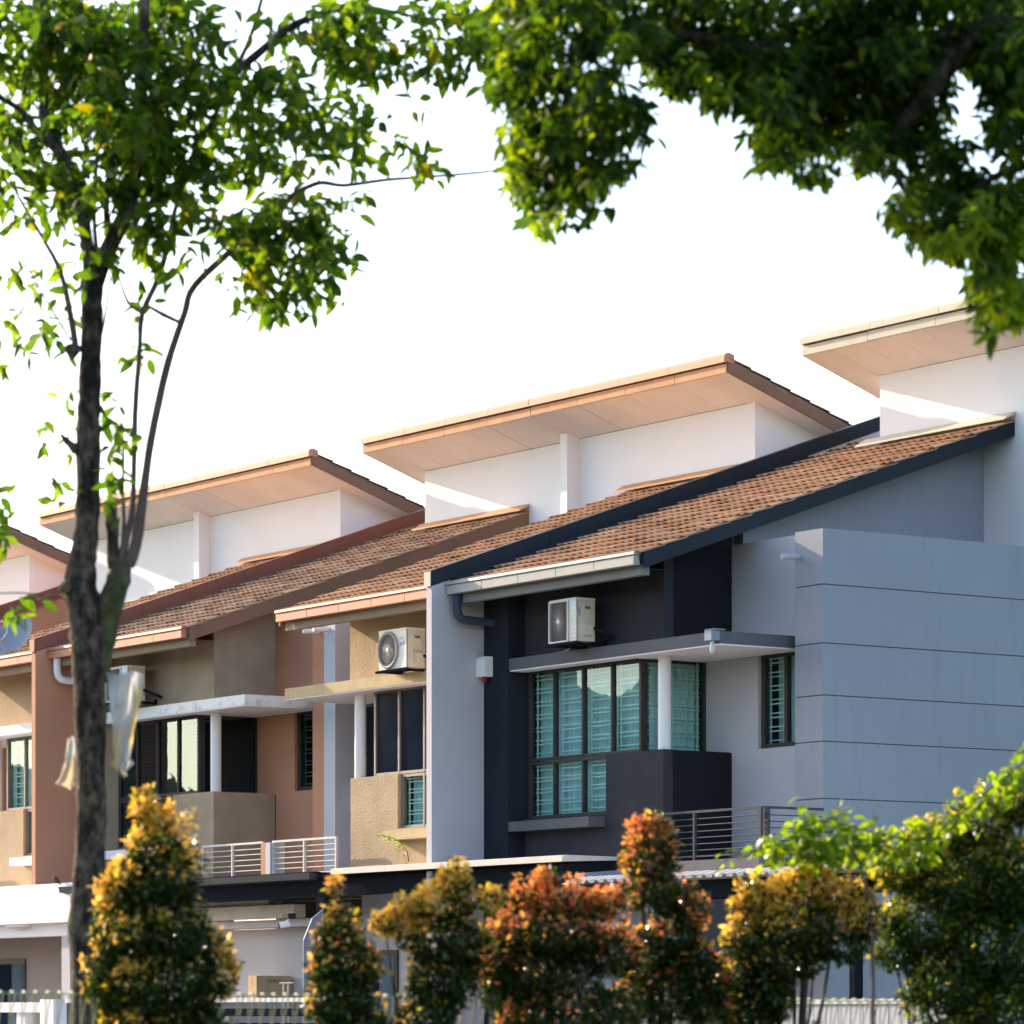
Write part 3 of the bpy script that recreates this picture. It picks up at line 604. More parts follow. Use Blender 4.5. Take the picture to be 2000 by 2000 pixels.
part('feed_horn', MB().tube([arm_end+Vector((0, 0, .0)), arm_end-ax*0.09], .032, 10), 'ac_white', a)
part('mast', MB().tube([p-ax*0.02, p+Vector((0, .22, -.05)), p+Vector((0, .25, -.30))], .022, 8), 'ac_guard', a)
part('cable', MB().tube([arm_end, arm_end+Vector((.14, .05, .09)), arm_end+Vector((.26, .1, .02)), arm_end+Vector((.22, .1, -.12)), arm_end+Vector((.05, .1, -.2))], .009, 6), 'ac_white', a)

# ------------------------------------------------------------------ carports, porches and the yard wall
a = thing('carport_canopy', 'long dark steel carport canopy with a pale front flashing below the grey fin', 'canopy', (0.5, 0.2, 0))
for i in range(4):
    q = 5.56/4; part('flashing', MB().prism_x([(-0.16, 3.515), (1.05, 3.56), (1.05, 3.59), (-0.10, 3.60), (-0.16, 3.59)], -2.3+i*q, -2.3+(i+1)*q-.006), 'pale_sheet', a)
part('front_beam', MB().box(-2.25, 3.1, 0.02, 0.14, 3.24, 3.49), 'steel_dark', a)
part('roof_sheet', MB().box(-2.9, 3.2, -0.05, 1.05, 3.495, 3.512), 'steel_dark', a)
part('side_beam', MB().prism_x([(-0.1, 3.30), (1.05, 3.30), (1.05, 3.49), (-0.1, 3.49)], 3.105, 3.2), 'steel_dark', a)
part('tie_beam', MB().box(-2.25, 3.1, 0.9, 1.0, 3.0, 3.2), 'steel_dark', a)
part('post', MB().box(2.6, 2.72, 0.02, 0.14, 0.1, 3.239), 'steel_dark', a)
a = thing('carport_canopy', 'dark steel carport canopy in front of the terracotta house', 'canopy', (-6.6, 0.2, 0))
part('gutter', MB().prism_x([(-0.10, 3.47), (0.03, 3.45), (0.03, 3.55), (-0.12, 3.56)], -10.4, -2.95), 'rail_grey', a)
part('front_beam', MB().box(-10.2, -2.75, 0.031, 0.16, 3.22, 3.545), 'steel_dark', a)
part('roof_sheet', MB().prism_x([(0.0, 3.56), (1.05, 3.48), (1.05, 3.50), (0.0, 3.58)], -10.55, -2.95), 'steel_dark', a)
part('post', MB().box(-2.95, -2.72, 0.0, 0.20, 0.1, 3.219), 'steel_dark', a)
part('brace_plate', MB().prism_x([(-0.34, 1.5), (-0.34, 2.62), (-0.20, 2.92), (-0.02, 3.05), (-0.02, 1.5)], -2.74, -2.715), 'steel_blue', a)
a = thing('carport_canopy', 'corrugated pale carport roof edge over the end house yard', 'canopy', (6.4, 0, 0))
cs = MB(); xs = []; x = 3.6
while x < 9.2:
    xs += [(x, 0), (x+.10, 0), (x+.125, .035), (x+.175, .035), (x+.20, 0)]; x += .2
fr = [(x_, -0.42-(0.0), 3.215+h_) for x_, h_ in xs]; bk = [(x_, -0.20, 3.275+h_) for x_, h_ in xs]; bk2 = [(x_, 1.7, 3.29+h_) for x_, h_ in xs]; nx = len(xs)
cs.add(fr+bk+bk2, [(i, i+1, nx+i+1, nx+i) for i in range(nx-1)]+[(nx+i, nx+i+1, 2*nx+i+1, 2*nx+i) for i in range(nx-1)])
o = link('roof_sheet', cs.mesh('roof_sheet', M['pale_sheet'], False), a)
part('front_beam', MB().box(3.7, 9.1, -0.2, -0.08, 2.98, 3.20), 'steel_dark', a)
part('rear_beam', MB().box(3.7, 9.1, 1.5, 1.62, 3.05, 3.28), 'steel_dark', a)
part('end_board', MB().prism_x([(-0.1, 3.10), (1.0, 3.10), (1.0, 3.45), (-0.1, 3.36)], 3.52, 3.56), 'steel_blue', a)
part('post', MB().box(9.0, 9.1, -0.2, -0.08, 0.1, 2.979), 'steel_dark', a)
a = thing('porch_canopy', 'bright white porch canopy with a square column at lower left', 'canopy', (-13.5, 0, 0))
part('slab', MB().box(-18.5, -9.6, -0.01, 1.05, 3.02, 3.625), 'white', a)
part('beam', MB().box(-18.5, -9.7, 0.2, 0.5, 2.82, 3.018), 'white', a)
part('column', MB().box(-10.92, -10.64, 0.21, 0.45, 0.1, 2.818), 'lilac', a)
a = thing('ceiling_lamp', 'white ceiling lamp under the bright porch canopy', 'lamp', (-12.2, 0.0, 2.98))
part('fitting', MB().box(-12.5, -11.9, 0.04, 0.16, 2.98, 3.018), 'white', a)
part('diffuser', MB().tube([(-12.48, 0.10, 2.965), (-11.92, 0.10, 2.965)], .018, 10), 'bulb', a)
a = thing('porch_canopy', 'stained concrete porch beam behind the dark carport canopy', 'canopy', (-7, 0.6, 0))
part('beam', MB().box(-10.3, -4.55, 0.60, 0.80, 2.98, 3.17), 'concrete', a)
part('upper_beam', MB().box(-10.3, -5.35, 0.66, 0.9, 3.175, 3.29), 'concrete', a)
part('ceiling', MB().box(-10.3, -3.9, 0.805, 1.29, 2.86, 2.97), 'lilac', a)
part('rear_panel', MB().box(-10.3, -3.9, 1.22, 1.295, 0.1, 2.855), 'lilac', a)
part('door_frame', MB().box(-4.55, -4.48, 1.17, 1.215, 0.1, 2.42), 'beige_slab', a)
part('doorway', MB().box(-4.475, -3.92, 1.19, 1.215, 0.1, 2.42), 'black', a)
a = thing('yard_wall', 'white topped dividing wall carrying the cardboard box', 'wall', (-5.7, -0.5, 0))
part('wall', MB().box(-5.95, -5.5, -2.2, 1.16, 0.1, 1.76), 'lilac', a); part('coping', MB().box(-6.0, -5.45, -2.25, 1.17, 1.761, 1.80), 'white', a)
a = thing('cardboard_box', 'brown cardboard box with faint print on the dividing wall', 'box', (-5.7, 0.9, 1.80))
part('carton', MB().box(-5.80, -5.56, 0.58, 1.16, 1.802, 2.148), 'card', a)
part('flap', MB().box(-5.80, -5.68, 0.582, 1.158, 2.149, 2.153), 'card', a); part('flap', MB().box(-5.678, -5.56, 0.582, 1.158, 2.149, 2.153), 'card', a)
pr = MB()
for k in range(9): pr.box(-5.559, -5.558, 0.76+k*.026, 0.776+k*.026, 2.075, 2.092); pr.box(-5.559, -5.558, 0.77+k*.024, 0.784+k*.024, 2.052, 2.062)
for k in range(3): pr.box(-5.559, -5.558, 0.61+k*.042, 0.635+k*.042, 1.86, 1.89)
part('printed_marks', pr, 'print', a)
part('orange_stripe', MB().box(-5.715, -5.68, 0.5785, 0.5795, 2.0, 2.12), 'orange', a)
a = thing('metal_rack', 'thin pale metal rack standing beside the cardboard box', 'rack', (-5.0, 0.8, 1.2))
for uu in (-5.0, -4.86): part('upright', MB().tube([(uu, 0.7, 0.1), (uu, 0.7, 2.04)], .012, 6), 'rail_white', a)
part('top_rail', MB().tube([(-5.1, 0.7, 2.045), (-4.72, 0.7, 2.045)], .012, 6), 'rail_white', a)
# front gates
def gate(label, x0, x1, y, top, material, n, group='front gates', cap=None):
    g = thing('gate', label, 'gate', ((x0+x1)/2, y, 0.1), group)
    part('gate_frame', MB().box(x0, x0+.06, y, y+.05, 0.15, top).box(x1-.06, x1, y, y+.05, 0.15, top), material, g)
    part('top_rail', MB().box(x0-.02, x1+.02, y-.01, y+.06, top+.001, top+.05), cap or material, g)
    st = (top-0.2)/n
    for k in range(n): part('slat', MB().box(x0+.061, x1-.061, y+.01, y+.035, 0.2+k*st, 0.2+k*st+st*.55), material, g)
    return g
gate('dark slatted gate with a pale top rail behind the middle shrubs', -1.6, 5.4, -4.6, 1.74, 'steel_dark', 9, cap='rail_white')
g = thing('gate', 'pale grey panelled gate at lower right behind the shrubs', 'gate', (11, -3.0, 0.1), 'front gates')
part('frame', MB().box(10.3, 14.4, -3.06, -2.98, 1.70, 1.75), 'rail_white', g)
for k in range(20): part('panel', MB().box(10.32+k*.2, 10.508+k*.2, -3.04, -3.0, 0.15, 1.699), 'grey_wall', g)
a = thing('front_wall', 'white front boundary wall with slot openings at lower left', 'wall', (-11, -3, 0))
part('lower_wall', MB().box(-11.2, -5.06, -3.1, -2.9, 0.1, 1.42), 'white', a)
part('top_rail', MB().box(-11.2, -5.06, -3.12, -2.88, 1.62, 1.76), 'white', a)
for k in range(5): part('stub', MB().box(-10.4+k*1.1, -10.15+k*1.1, -3.08, -2.92, 1.421, 1.619), 'white', a)
part('gate_pillar', MB().box(-5.05, -4.66, -3.2, -2.8, 0.1, 1.80), 'white', a)
a = thing('parasol', 'silver folded parasol beside the dark post', 'parasol', tuple(at(622, 2060, 50)))
c0 = at(622, 1966, 50); pm = MB()
vs = [(c0.x, c0.y, c0.z+.10)]
for j in range(8):
    t = j*math.pi/4; vs.append((c0.x+.26*math.cos(t), c0.y+.26*math.sin(t), c0.z-.02+.03*(j % 2)))
pm.add(vs, [(0, 1+j, 1+(j+1) % 8) for j in range(8)]); part('cloth_top', pm, 'silver', a)
part('pole', MB().tube([c0+Vector((0, 0, .1)), c0+Vector((-.12, -.05, -1.4))], .016, 8), 'ac_guard', a)
bg = MB(); b0 = at(628, 1992, 49.9)
for i, (zz, r_) in enumerate(((.20, .01), (.14, .03), (.05, .08), (-.1, .14), (-.25, .15), (-.32, .06))): pass
bg.tube([b0+Vector((0, 0, z_)) for z_ in (.20, .14, .05, -.1, -.25, -.32)], [.01, .03, .08, .13, .15, .06], 14, wob=.12)
tag(part('plastic_bag', bg, 'white'), 'full white plastic bag hanging below the silver parasol', 'bag')

# a small brown bird on the end of the carport gutter
b = MB(); p = Vector((-10.52, -0.08, 3.60))
b.tube([p+Vector((.13, .0, .0)), p+Vector((.06, 0, .03)), p+Vector((.02, 0, .055)), p+Vector((-.03, -.005, .075)), p+Vector((-.055, -.01, .105)), p+Vector((-.075, -.012, .115)), p+Vector((-.10, -.015, .108)), p+Vector((-.115, -.016, .104))], [.008, .016, .034, .040, .030, .024, .010, .003], 12)
bd = thing('bird', 'small brown bird perched on the carport gutter end at lower left', 'bird', tuple(p))
part('body', b, 'feather', bd)
for s_ in (-.012, .014): part('leg', MB().tube([p+Vector((-.005, s_, .03)), p+Vector((-.004, s_, -.018))], .003, 5), 'black', bd)

# ------------------------------------------------------------------ foliage tools
def leaf_template(L=1.0, W=0.4, droop=0.15, fold=0.18, seg=4):
    """points and faces of one leaf along +y, midrib at x = 0"""
    v = []; f = []
    for i in range(seg+1):
        t = i/seg; wd = W*0.5*(math.sin(math.pi*min(1, t**0.8))**0.8 if 0 < t < 1 else 0.02)
        z = -droop*t*t*L
        v += [(-wd, t*L, z+fold*wd), (0, t*L, z), (wd, t*L, z+fold*wd)]
    for i in range(seg):
        a = 3*i; f += [(a, a+1, a+4, a+3), (a+1, a+2, a+5, a+4)]
    return np.array(v, float), f
def frames(n, down=0.45, spread=0.5):
    th = rng.uniform(0, 2*np.pi, n); el = rng.normal(-down, spread, n)
    y = np.stack([np.cos(th)*np.cos(el), np.sin(th)*np.cos(el), np.sin(el)], 1)
    up = np.tile([0, 0, 1.0], (n, 1))+rng.normal(0, 0.55, (n, 3))
    x = np.cross(y, up); x /= np.linalg.norm(x, axis=1, keepdims=True)+1e-9
    z = np.cross(x, y); return np.stack([x, y, z], 2)      # columns
def foliage_mesh(name, pos, size, tint, tpl, material, fr):
    V, F = tpl; n = len(pos); k = len(V)
    P = np.einsum('nij,kj->nki', fr, V)*size[:, None, None]+pos[:, None, :]
    F4 = np.array(F); idx = (np.arange(n)[:, None, None]*k+F4[None]).reshape(-1)
    me = bpy.data.meshes.new(name); me.vertices.add(n*k); me.vertices.foreach_set('co', P.reshape(-1))
    nf = n*len(F); me.loops.add(nf*4); me.loops.foreach_set('vertex_index', idx)
    me.polygons.add(nf); me.polygons.foreach_set('loop_start', np.arange(nf)*4)
    me.polygons.foreach_set('use_smooth', np.ones(nf, bool))
    at_ = me.attributes.new('tint', 'FLOAT_COLOR', 'POINT')
    c = np.ones((n, k, 4)); c[..., :3] = tint[:, None, :]; at_.data.foreach_set('color', c.reshape(-1))
    me.materials.append(M[material]); me.update(); me.validate(); return me
def blob_points(blobs, leaf_area, d, thick, shell=0.0):
    """(px, py, rx, ry, cover) blobs in photo pixels -> world points in ellipsoids of real depth"""
    pts = []; rel = []; bi = []
    for i, b in enumerate(blobs):
        px, py, rx, ry, cov = b[:5]; dd = b[5] if len(b) > 5 else d
        n = max(2, int(cov*math.pi*rx*ry/leaf_area))
        u = rng.normal(0, 1, (n, 3)); u /= np.linalg.norm(u, axis=1, keepdims=True)
        r = (shell**3+(1-shell**3)*rng.uniform(0, 1, n))**(1/3)
        q = u*r[:, None]; c = np.array(at(px, py, dd+rng.normal(0, thick*.35)))
        s = dd/FPX
        w3 = np.array(RT)[None]*q[:, :1]*rx*s+np.array(FW)[None]*q[:, 1:2]*(rx+ry)/2*s*1.1+np.array([[0, 0, 1.]])*q[:, 2:3]*ry*s
        pts.append(c+w3); rel.append(q); bi.append(np.full(n, i))
    return np.concatenate(pts), np.concatenate(rel), np.concatenate(bi)
def pick(cols, n, wts):
    c = np.array(cols)[rng.choice(len(cols), n, p=np.array(wts)/sum(wts))]
    return c*rng.uniform(0.75, 1.25, (n, 1))
def ragged(blobs, k, keep, cov):
    out = []
    for b in blobs:
        out.append((b[0], b[1], b[2]*.85, b[3]*.85, b[4]*keep))
        if min(b[2], b[3]) < 25: out[-1] = b; continue
        for _ in range(k):
            t = random.uniform(0, 6.28); r_ = random.uniform(.45, 1.02); q = random.uniform(.28, .5)
            out.append((b[0]+b[2]*r_*math.cos(t), b[1]+b[3]*r_*math.sin(t), b[2]*q, b[3]*q*random.uniform(.6, 1.1), cov*b[4]*.55))
    return out
def single_leaves(root, n, pos, size, fr, tpl, tints, material):
    """the largest-looking leaves, each an object of its own (a few shared meshes)"""
    ms = []
    for t in tints:
        me = bpy.data.meshes.new('leaf'); me.from_pydata([tuple(p) for p in tpl[0]], [], tpl[1])
        me.polygons.foreach_set('use_smooth', [True]*len(tpl[1]))
        a_ = me.attributes.new('tint', 'FLOAT_COLOR', 'POINT'); a_.data.foreach_set('color', [*t, 1.0]*len(tpl[0]))
        me.materials.append(M[material]); ms.append(me)
    for i in range(n):
        o = link('leaf', ms[i % len(ms)], root); m = Matrix([list(r_) for r_ in fr[i]]).to_4x4()
        o.matrix_basis = Matrix.Translation(Vector(pos[i])) @ m @ Matrix.Scale(float(size[i]), 4)
def grow(root, name, blobs, d, thick, L, Wd, area, cols, wts, material, singles=300, down=.45, shell=0.0, tints=None):
    tpl = leaf_template(1.0, Wd, 0.22, 0.25)
    pos, rel, bi = blob_points(blobs, area, d, thick, shell)
    n = len(pos); size = L*rng.uniform(0.65, 1.25, n); fr = frames(n, down)
    tint = pick(cols, n, wts)
    order = np.argsort((pos-np.array(CAM)) @ np.array(FW)-size*12)
    px = 1000+FPX*((pos-np.array(CAM)) @ np.array(RT))/((pos-np.array(CAM)) @ np.array(FW)); pz = 1980-FPX*(pos[:, 2]-1.6)/((pos-np.array(CAM)) @ np.array(FW))
    inside = (px > 0) & (px < 2000) & (pz > 0) & (pz < 2000)
    order = np.array([i for i in order if inside[i]][:singles], int)
    single_leaves(root, len(order), pos[order], size[order], fr[order], tpl, tints or cols, material)
    keep = np.ones(n, bool); keep[order] = False
    o = link('foliage', foliage_mesh('foliage', pos[keep], size[keep], tint[keep], tpl, material, fr[keep]), root); o['kind'] = 'stuff'
    return pos

def limb(root, name, pts, rads, d, material, n=10, wob=0.05, sub=4):
    """pts in photo pixels -> smooth tapered limb"""
    P = [at(p[0], p[1], d+(p[2] if len(p) > 2 else 0)) for p in pts]; Q = []; Rr = []
    for i in range(len(P)-1):
        p0, p1, p2, p3 = P[max(i-1, 0)], P[i], P[i+1], P[min(i+2, len(P)-1)]
        for k_ in range(sub):
            t = k_/sub
            Q.append(0.5*((2*p1)+(p2-p0)*t+(2*p0-5*p1+4*p2-p3)*t*t+(3*p1-p0-3*p2+p3)*t**3)); Rr.append(rads[i]*(1-t)+rads[i+1]*t)
    Q.append(P[-1]); Rr.append(rads[-1])
    Rr = [r_*d/FPX*random.uniform(1-wob, 1+wob) for r_ in Rr]
    return part(name, MB().tube(Q, Rr, n, True, wob*.6), material, root)

# ------------------------------------------------------------------ the street tree at the left
TD = 26.0
tree = thing('street_tree', 'slender street tree with forked mossy trunk in the left foreground', 'tree', tuple(at(170, 2520, TD)), 'street trees')
limb(tree, 'trunk', [(170, 2500), (172, 2100), (172, 1900), (166, 1820), (172, 1740), (178, 1600), (177, 1480), (175, 1340), (172, 1240), (160, 1165), (158, 1120), (166, 1060), (172, 980), (172, 860), (175, 760), (178, 680), (180, 590), (183, 530)],
     [42, 34, 31, 35, 33, 29, 28, 33, 36, 33, 30, 25, 24, 24, 22, 20, 21, 20], TD, 'bark', 18, .06, 5)
limb(tree, 'knot', [(135, 1150, -.05), (130, 1142, -.06), (128, 1135, -.06)], [20, 17, 5], TD, 'bark', 12, .1)
limb(tree, 'knot', [(150, 690, -.03), (138, 680, -.05), (136, 672, -.05)], [18, 14, 5], TD, 'bark', 12, .1)
limb(tree, 'knot', [(150, 880, -.03), (132, 862, -.03), (118, 848, -.03)], [12, 6, 3], TD, 'bark', 10, .1)
limb(tree, 'stem', [(192, 1330), (203, 1250), (214, 1190), (232, 1130), (240, 1095)], [20, 23, 24, 23, 17], TD, 'moss', 14, .08)
limb(tree, 'stem', [(222, 1110), (220, 1040), (216, 985), (214, 975)], [13, 12, 12, 9], TD, 'bark', 12, .1)
limb(tree, 'branch', [(236, 1100), (246, 1050), (259, 988), (264, 807), (273, 678), (278, 613), (312, 536), (333, 453), (342, 410), (370, 330)], [9, 8, 6, 6, 5, 6, 6, 6, 5, 3], TD, 'twig')
limb(tree, 'branch', [(250, 1105), (266, 1060), (282, 949), (295, 859), (326, 716), (360, 613), (380, 558), (467, 475), (536, 406), (616, 359), (672, 362), (756, 351), (854, 344), (966, 333), (985, 318)], [13, 12, 9, 8, 8, 7, 7, 7, 6, 5, 4, 3.5, 3, 2.2, 1.2], TD, 'twig')
limb(tree, 'branch', [(238, 1090), (242, 1020), (240, 960), (241, 880), (238, 820)], [5, 4, 3.5, 3, 2], TD, 'twig')
limb(tree, 'branch', [(278, 612), (250, 590), (232, 540)], [4, 3, 2], TD, 'twig'); limb(tree, 'branch', [(352, 630), (320, 615), (290, 598)], [4, 5, 3], TD, 'twig')
limb(tree, 'limb', [(178, 560), (170, 480), (150, 362), (108, 283), (88, 253), (86, 120), (84, -40)], [15, 13, 13, 13, 10, 9, 8], TD, 'bark', 12)
limb(tree, 'limb', [(186, 560), (205, 500), (240, 430), (258, 385), (268, 290), (276, 180), (279, 109), (284, -40)], [16, 17, 17, 14, 12, 12, 11, 10], TD, 'bark', 12)
limb(tree, 'limb', [(108, 290), (70, 255), (40, 215), (-20, 180)], [9, 8, 6, 5], TD, 'bark')
limb(tree, 'branch', [(190, 500), (184, 420), (190, 300), (205, 150), (215, 20)], [5, 4.5, 4, 4, 3], TD, 'twig'); limb(tree, 'branch', [(212, 480), (208, 380), (225, 280), (232, 150), (235, 60)], [6, 7, 6, 5, 4], TD, 'bark')
limb(tree, 'branch', [(258, 430), (300, 395), (344, 370), (375, 320), (384, 272), (410, 245), (456, 145), (490, 70), (516, -20)], [9, 9, 8, 6, 6, 5, 5, 4, 4], TD, 'bark')
limb(tree, 'limb', [(372, 205), (400, 185), (430, 160), (467, 134), (510, 100), (565, 54), (640, 22), (700, 4), (760, -20)], [7, 8, 8, 9, 8, 8, 7, 6, 5], TD, 'bark')
limb(tree, 'branch', [(640, 22), (720, 15), (800, 30), (900, 45), (960, 70)], [5, 4, 3, 2.5, 1.5], TD, 'twig')
limb(tree, 'branch', [(384, 272), (372, 205), (340, 120), (310, 40)], [4, 3, 3, 2], TD, 'twig')
limb(tree, 'branch', [(149, 690), (142, 640), (120, 536), (83, 464), (40, 391), (20, 350)], [7, 7, 5, 4, 3, 2], TD, 'twig')
limb(tree, 'branch', [(138, 665), (91, 587), (36, 496), (-10, 445)], [2.5, 2.2, 2, 1.5], TD, 'twig'); limb(tree, 'branch', [(190, 690), (205, 620), (216, 540)], [3, 2.5, 2], TD, 'twig')
limb(tree, 'branch', [(345, 370), (400, 420), (460, 450), (560, 440), (650, 480)], [4, 3.5, 3, 2.5, 1.5], TD, 'twig'); limb(tree, 'branch', [(500, 440), (560, 500), (600, 540), (690, 500)], [3, 2.5, 2, 1.2], TD, 'twig')
limb(tree, 'branch', [(130, 1170), (100, 1165), (40, 1158), (-20, 1160)], [2, 1.8, 1.5, 1.2], TD, 'twig')
limb(tree, 'branch', [(616, 359), (660, 310), (700, 262), (720, 245)], [1.6, 1.3, 1.1, .8], TD, 'twig')
LB = [(60, 60, 110, 90, 2.4), (180, 80, 110, 110, 2.6), (300, 60, 110, 90, 2.6), (400, 70, 60, 80, 1.2), (250, 180, 120, 100, 2.4), (130, 180, 100, 90, 2.0), (30, 180, 60, 90, 2.0), (335, 170, 60, 90, 1.4),
      (60, 300, 80, 60, 1.7), (100, 340, 60, 60, 1.4), (30, 385, 50, 60, 1.6), (110, 420, 50, 40, 1.2), (280, 330, 90, 80, 2.2), (350, 320, 80, 70, 2.0), (320, 430, 70, 60, 2.0), (235, 440, 40, 60, 1.2),
      (460, 170, 70, 60, .8), (540, 200, 80, 70, .9), (520, 50, 60, 40, .8), (450, 275, 80, 60, 1.5), (540, 300, 80, 60, 1.3), (620, 260, 60, 70, 1.0), (480, 335, 70, 40, 1.4), (650, 160, 70, 50, .7), (690, 290, 40, 40, .6),
      (480, 440, 70, 60, 2.0), (560, 430, 90, 60, 2.2), (600, 490, 80, 70, 2.4), (540, 540, 90, 60, 2.0), (470, 530, 60, 50, 1.2), (640, 420, 50, 40, 1.5), (665, 505, 50, 35, .9), (500, 590, 45, 28, .8), (620, 555, 50, 40, 1.0),
      (660, 50, 60, 50, 1.5), (720, 70, 60, 50, 1.7), (800, 40, 80, 50, 1.7), (880, 60, 70, 60, 1.7), (935, 110, 45, 60, 1.6), (850, 120, 60, 40, 1.4), (760, 130, 50, 50, 1.2), (700, 110, 50, 40, 1.4), (815, 195, 22, 28, .8),
      (820, 300, 50, 40, 1.7), (780, 295, 40, 35, 1.1), (855, 335, 30, 18, .8), (60, 520, 60, 50, .6), (100, 600, 60, 60, .6), (50, 640, 45, 45, .5), (110, 680, 40, 35, .5), (25, 560, 30, 60, .6),
      (80, 840, 32, 32, .9), (130, 770, 22, 40, .5), (140, 860, 20, 40, .6), (215, 800, 22, 50, 1.0), (238, 850, 36, 45, 1.2), (222, 930, 22, 60, 1.0), (110, 965, 40, 36, 1.0), (260, 690, 34, 22, .8), (300, 685, 28, 22, .5),
      (340, 530, 30, 40, 1.2), (280, 585, 26, 50, .7), (4, 1010, 14, 70, 1.8), (25, 1200, 36, 26, .8), (60, 1172, 36, 22, .5), (215, 1000, 20, 40, .6)]
GL = [(0.050, 0.092, 0.012), (0.075, 0.115, 0.012), (0.032, 0.066, 0.012), (0.14, 0.12, 0.012), (0.10, 0.135, 0.014)]
for x0, x1, y0, y1, nb, cv in ((430, 720, 120, 360, 26, 1.0), (560, 960, 0, 130, 16, 1.2), (430, 700, 380, 580, 14, 1.3), (0, 420, 0, 330, 30, 1.4), (0, 430, 0, 390, 60, 1.6), (400, 740, 0, 350, 34, 1.0), (420, 690, 380, 600, 12, 1.3), (620, 950, 0, 150, 16, 1.4), (180, 420, 380, 520, 8, 1.4), (0, 170, 400, 700, 8, .7)):
    LB += [(random.uniform(x0, x1), random.uniform(y0, y1), random.uniform(22, 42), random.uniform(18, 34), cv*.8) for _ in range(nb)]
LB = ragged(LB, 3, .45, 1.3)
LB = [(b[0], b[1], b[2], b[3], b[4]*((1.7 if b[1] < 340 and b[0] < 440 else 1.6) if b[4] > 1.15 else 1.55)) for b in LB]
grow(tree, 'leaves', LB, TD, 0.9, 0.132, 0.42, 270, GL, [4, 3.2, 3.5, .35, 1.0], 'leaf', 300, .5)

# ------------------------------------------------------------------ the dense tree hanging in from the right
RD = 22.0
rt_ = thing('street_tree', 'dense dark green tree whose branches hang in at upper right', 'tree', tuple(at(2900, 2640, RD)), 'street trees')
limb(rt_, 'trunk', [(2900, 2640), (2890, 1900), (2870, 1200), (2820, 700), (2740, 300), (2600, -100)], [75, 66, 60, 55, 48, 40], RD, 'bark', 16, .06)
for q in ([(2780, 480), (2500, 150), (2200, 20), (1900, 60), (1650, 110), (1450, 90), (1250, 60), (1130, 100), (1100, 250), (1080, 380)], [(2820, 760), (2500, 420), (2200, 300), (1980, 330), (1860, 400)], [(2500, 420), (2200, 440), (2050, 520), (1960, 590)],
          [(1650, 110), (1600, 180), (1560, 280), (1560, 320)], [(1900, 60), (1800, 200), (1740, 300), (1790, 410)]):
    limb(rt_, 'branch', q, list(np.linspace(26, 3, len(q))), RD, 'bark', 10)
RB = [(1010, 50, 70, 90, 4), (1090, 60, 100, 90, 5), (1170, 30, 50, 60, 4), (1010, 160, 55, 80, 5), (1090, 180, 100, 90, 6), (1180, 190, 85, 65, 5.5), (1250, 230, 40, 36, 3), (1030, 270, 55, 55, 5), (1110, 290, 95, 75, 6), (1190, 310, 55, 45, 5), (1060, 360, 75, 50, 4.5), (1140, 370, 65, 38, 5), (1055, 415, 45, 30, 2.4), (1120, 420, 40, 22, 2.2), (1215, 80, 20, 42, 2.2),
      (1270, 60, 60, 65, 4.5), (1350, 70, 110, 100, 5.5), (1325, 150, 45, 38, 4), (1450, 90, 110, 105, 6), (1420, 180, 50, 24, 2.6), (1560, 120, 140, 130, 6), (1560, 250, 80, 75, 5.5), (1505, 290, 36, 45, 3), (1590, 330, 50, 24, 2.4), (1640, 200, 110, 120, 6), (1700, 110, 150, 120, 6), (1850, 60, 160, 90, 6), (1690, 280, 50, 55, 4.5), (1790, 190, 80, 80, 3.2), (1960, 110, 70, 60, 4), (1965, 240, 45, 40, 4), (1800, 290, 60, 55, 4.5), (1850, 360, 70, 55, 5), (1880, 310, 40, 60, 3.5),
      (1790, 400, 48, 34, 3.4), (1785, 430, 45, 36, 3), (1860, 440, 58, 46, 4.5), (1840, 475, 46, 24, 2.6), (1960, 410, 60, 70, 4.5), (1940, 500, 45, 60, 4), (1965, 590, 40, 50, 3.4), (1985, 520, 40, 90, 4.5), (1925, 560, 55, 50, 4), (1905, 455, 50, 60, 4), (1940, 612, 40, 36, 3), (1745, 410, 30, 26, 2.4), (2040, 300, 120, 250, 4), (1500, -60, 500, 80, 3), (2050, 60, 120, 160, 4)]
RB = ragged(RB, 7, .62, 1.25)
GR = [(0.020, 0.048, 0.009), (0.038, 0.080, 0.010), (0.012, 0.030, 0.009), (0.11, 0.16, 0.012)]
grow(rt_, 'leaves', RB, RD, 1.1, 0.108, 0.36, 215, GR, [4, 3, 3, 1.6], 'leaf_r', 200, .55)
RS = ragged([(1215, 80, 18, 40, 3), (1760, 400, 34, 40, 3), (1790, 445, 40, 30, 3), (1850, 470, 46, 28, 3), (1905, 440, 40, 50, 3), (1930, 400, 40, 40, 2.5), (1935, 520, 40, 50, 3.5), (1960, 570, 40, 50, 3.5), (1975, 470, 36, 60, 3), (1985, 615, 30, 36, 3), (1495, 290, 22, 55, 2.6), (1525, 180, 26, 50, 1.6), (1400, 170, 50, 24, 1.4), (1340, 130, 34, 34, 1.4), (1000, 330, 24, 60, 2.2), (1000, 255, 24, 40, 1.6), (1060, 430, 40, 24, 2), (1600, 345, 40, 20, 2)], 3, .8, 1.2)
grow(rt_, 'leaves', RS, RD-.5, .5, 0.108, 0.36, 215, [(0.09, 0.15, 0.012), (0.13, 0.18, 0.014), (0.06, 0.11, 0.011)], [3, 2, 2], 'leaf_r', 100, .55)  # lighter tints paint the backlit glow into these clumps

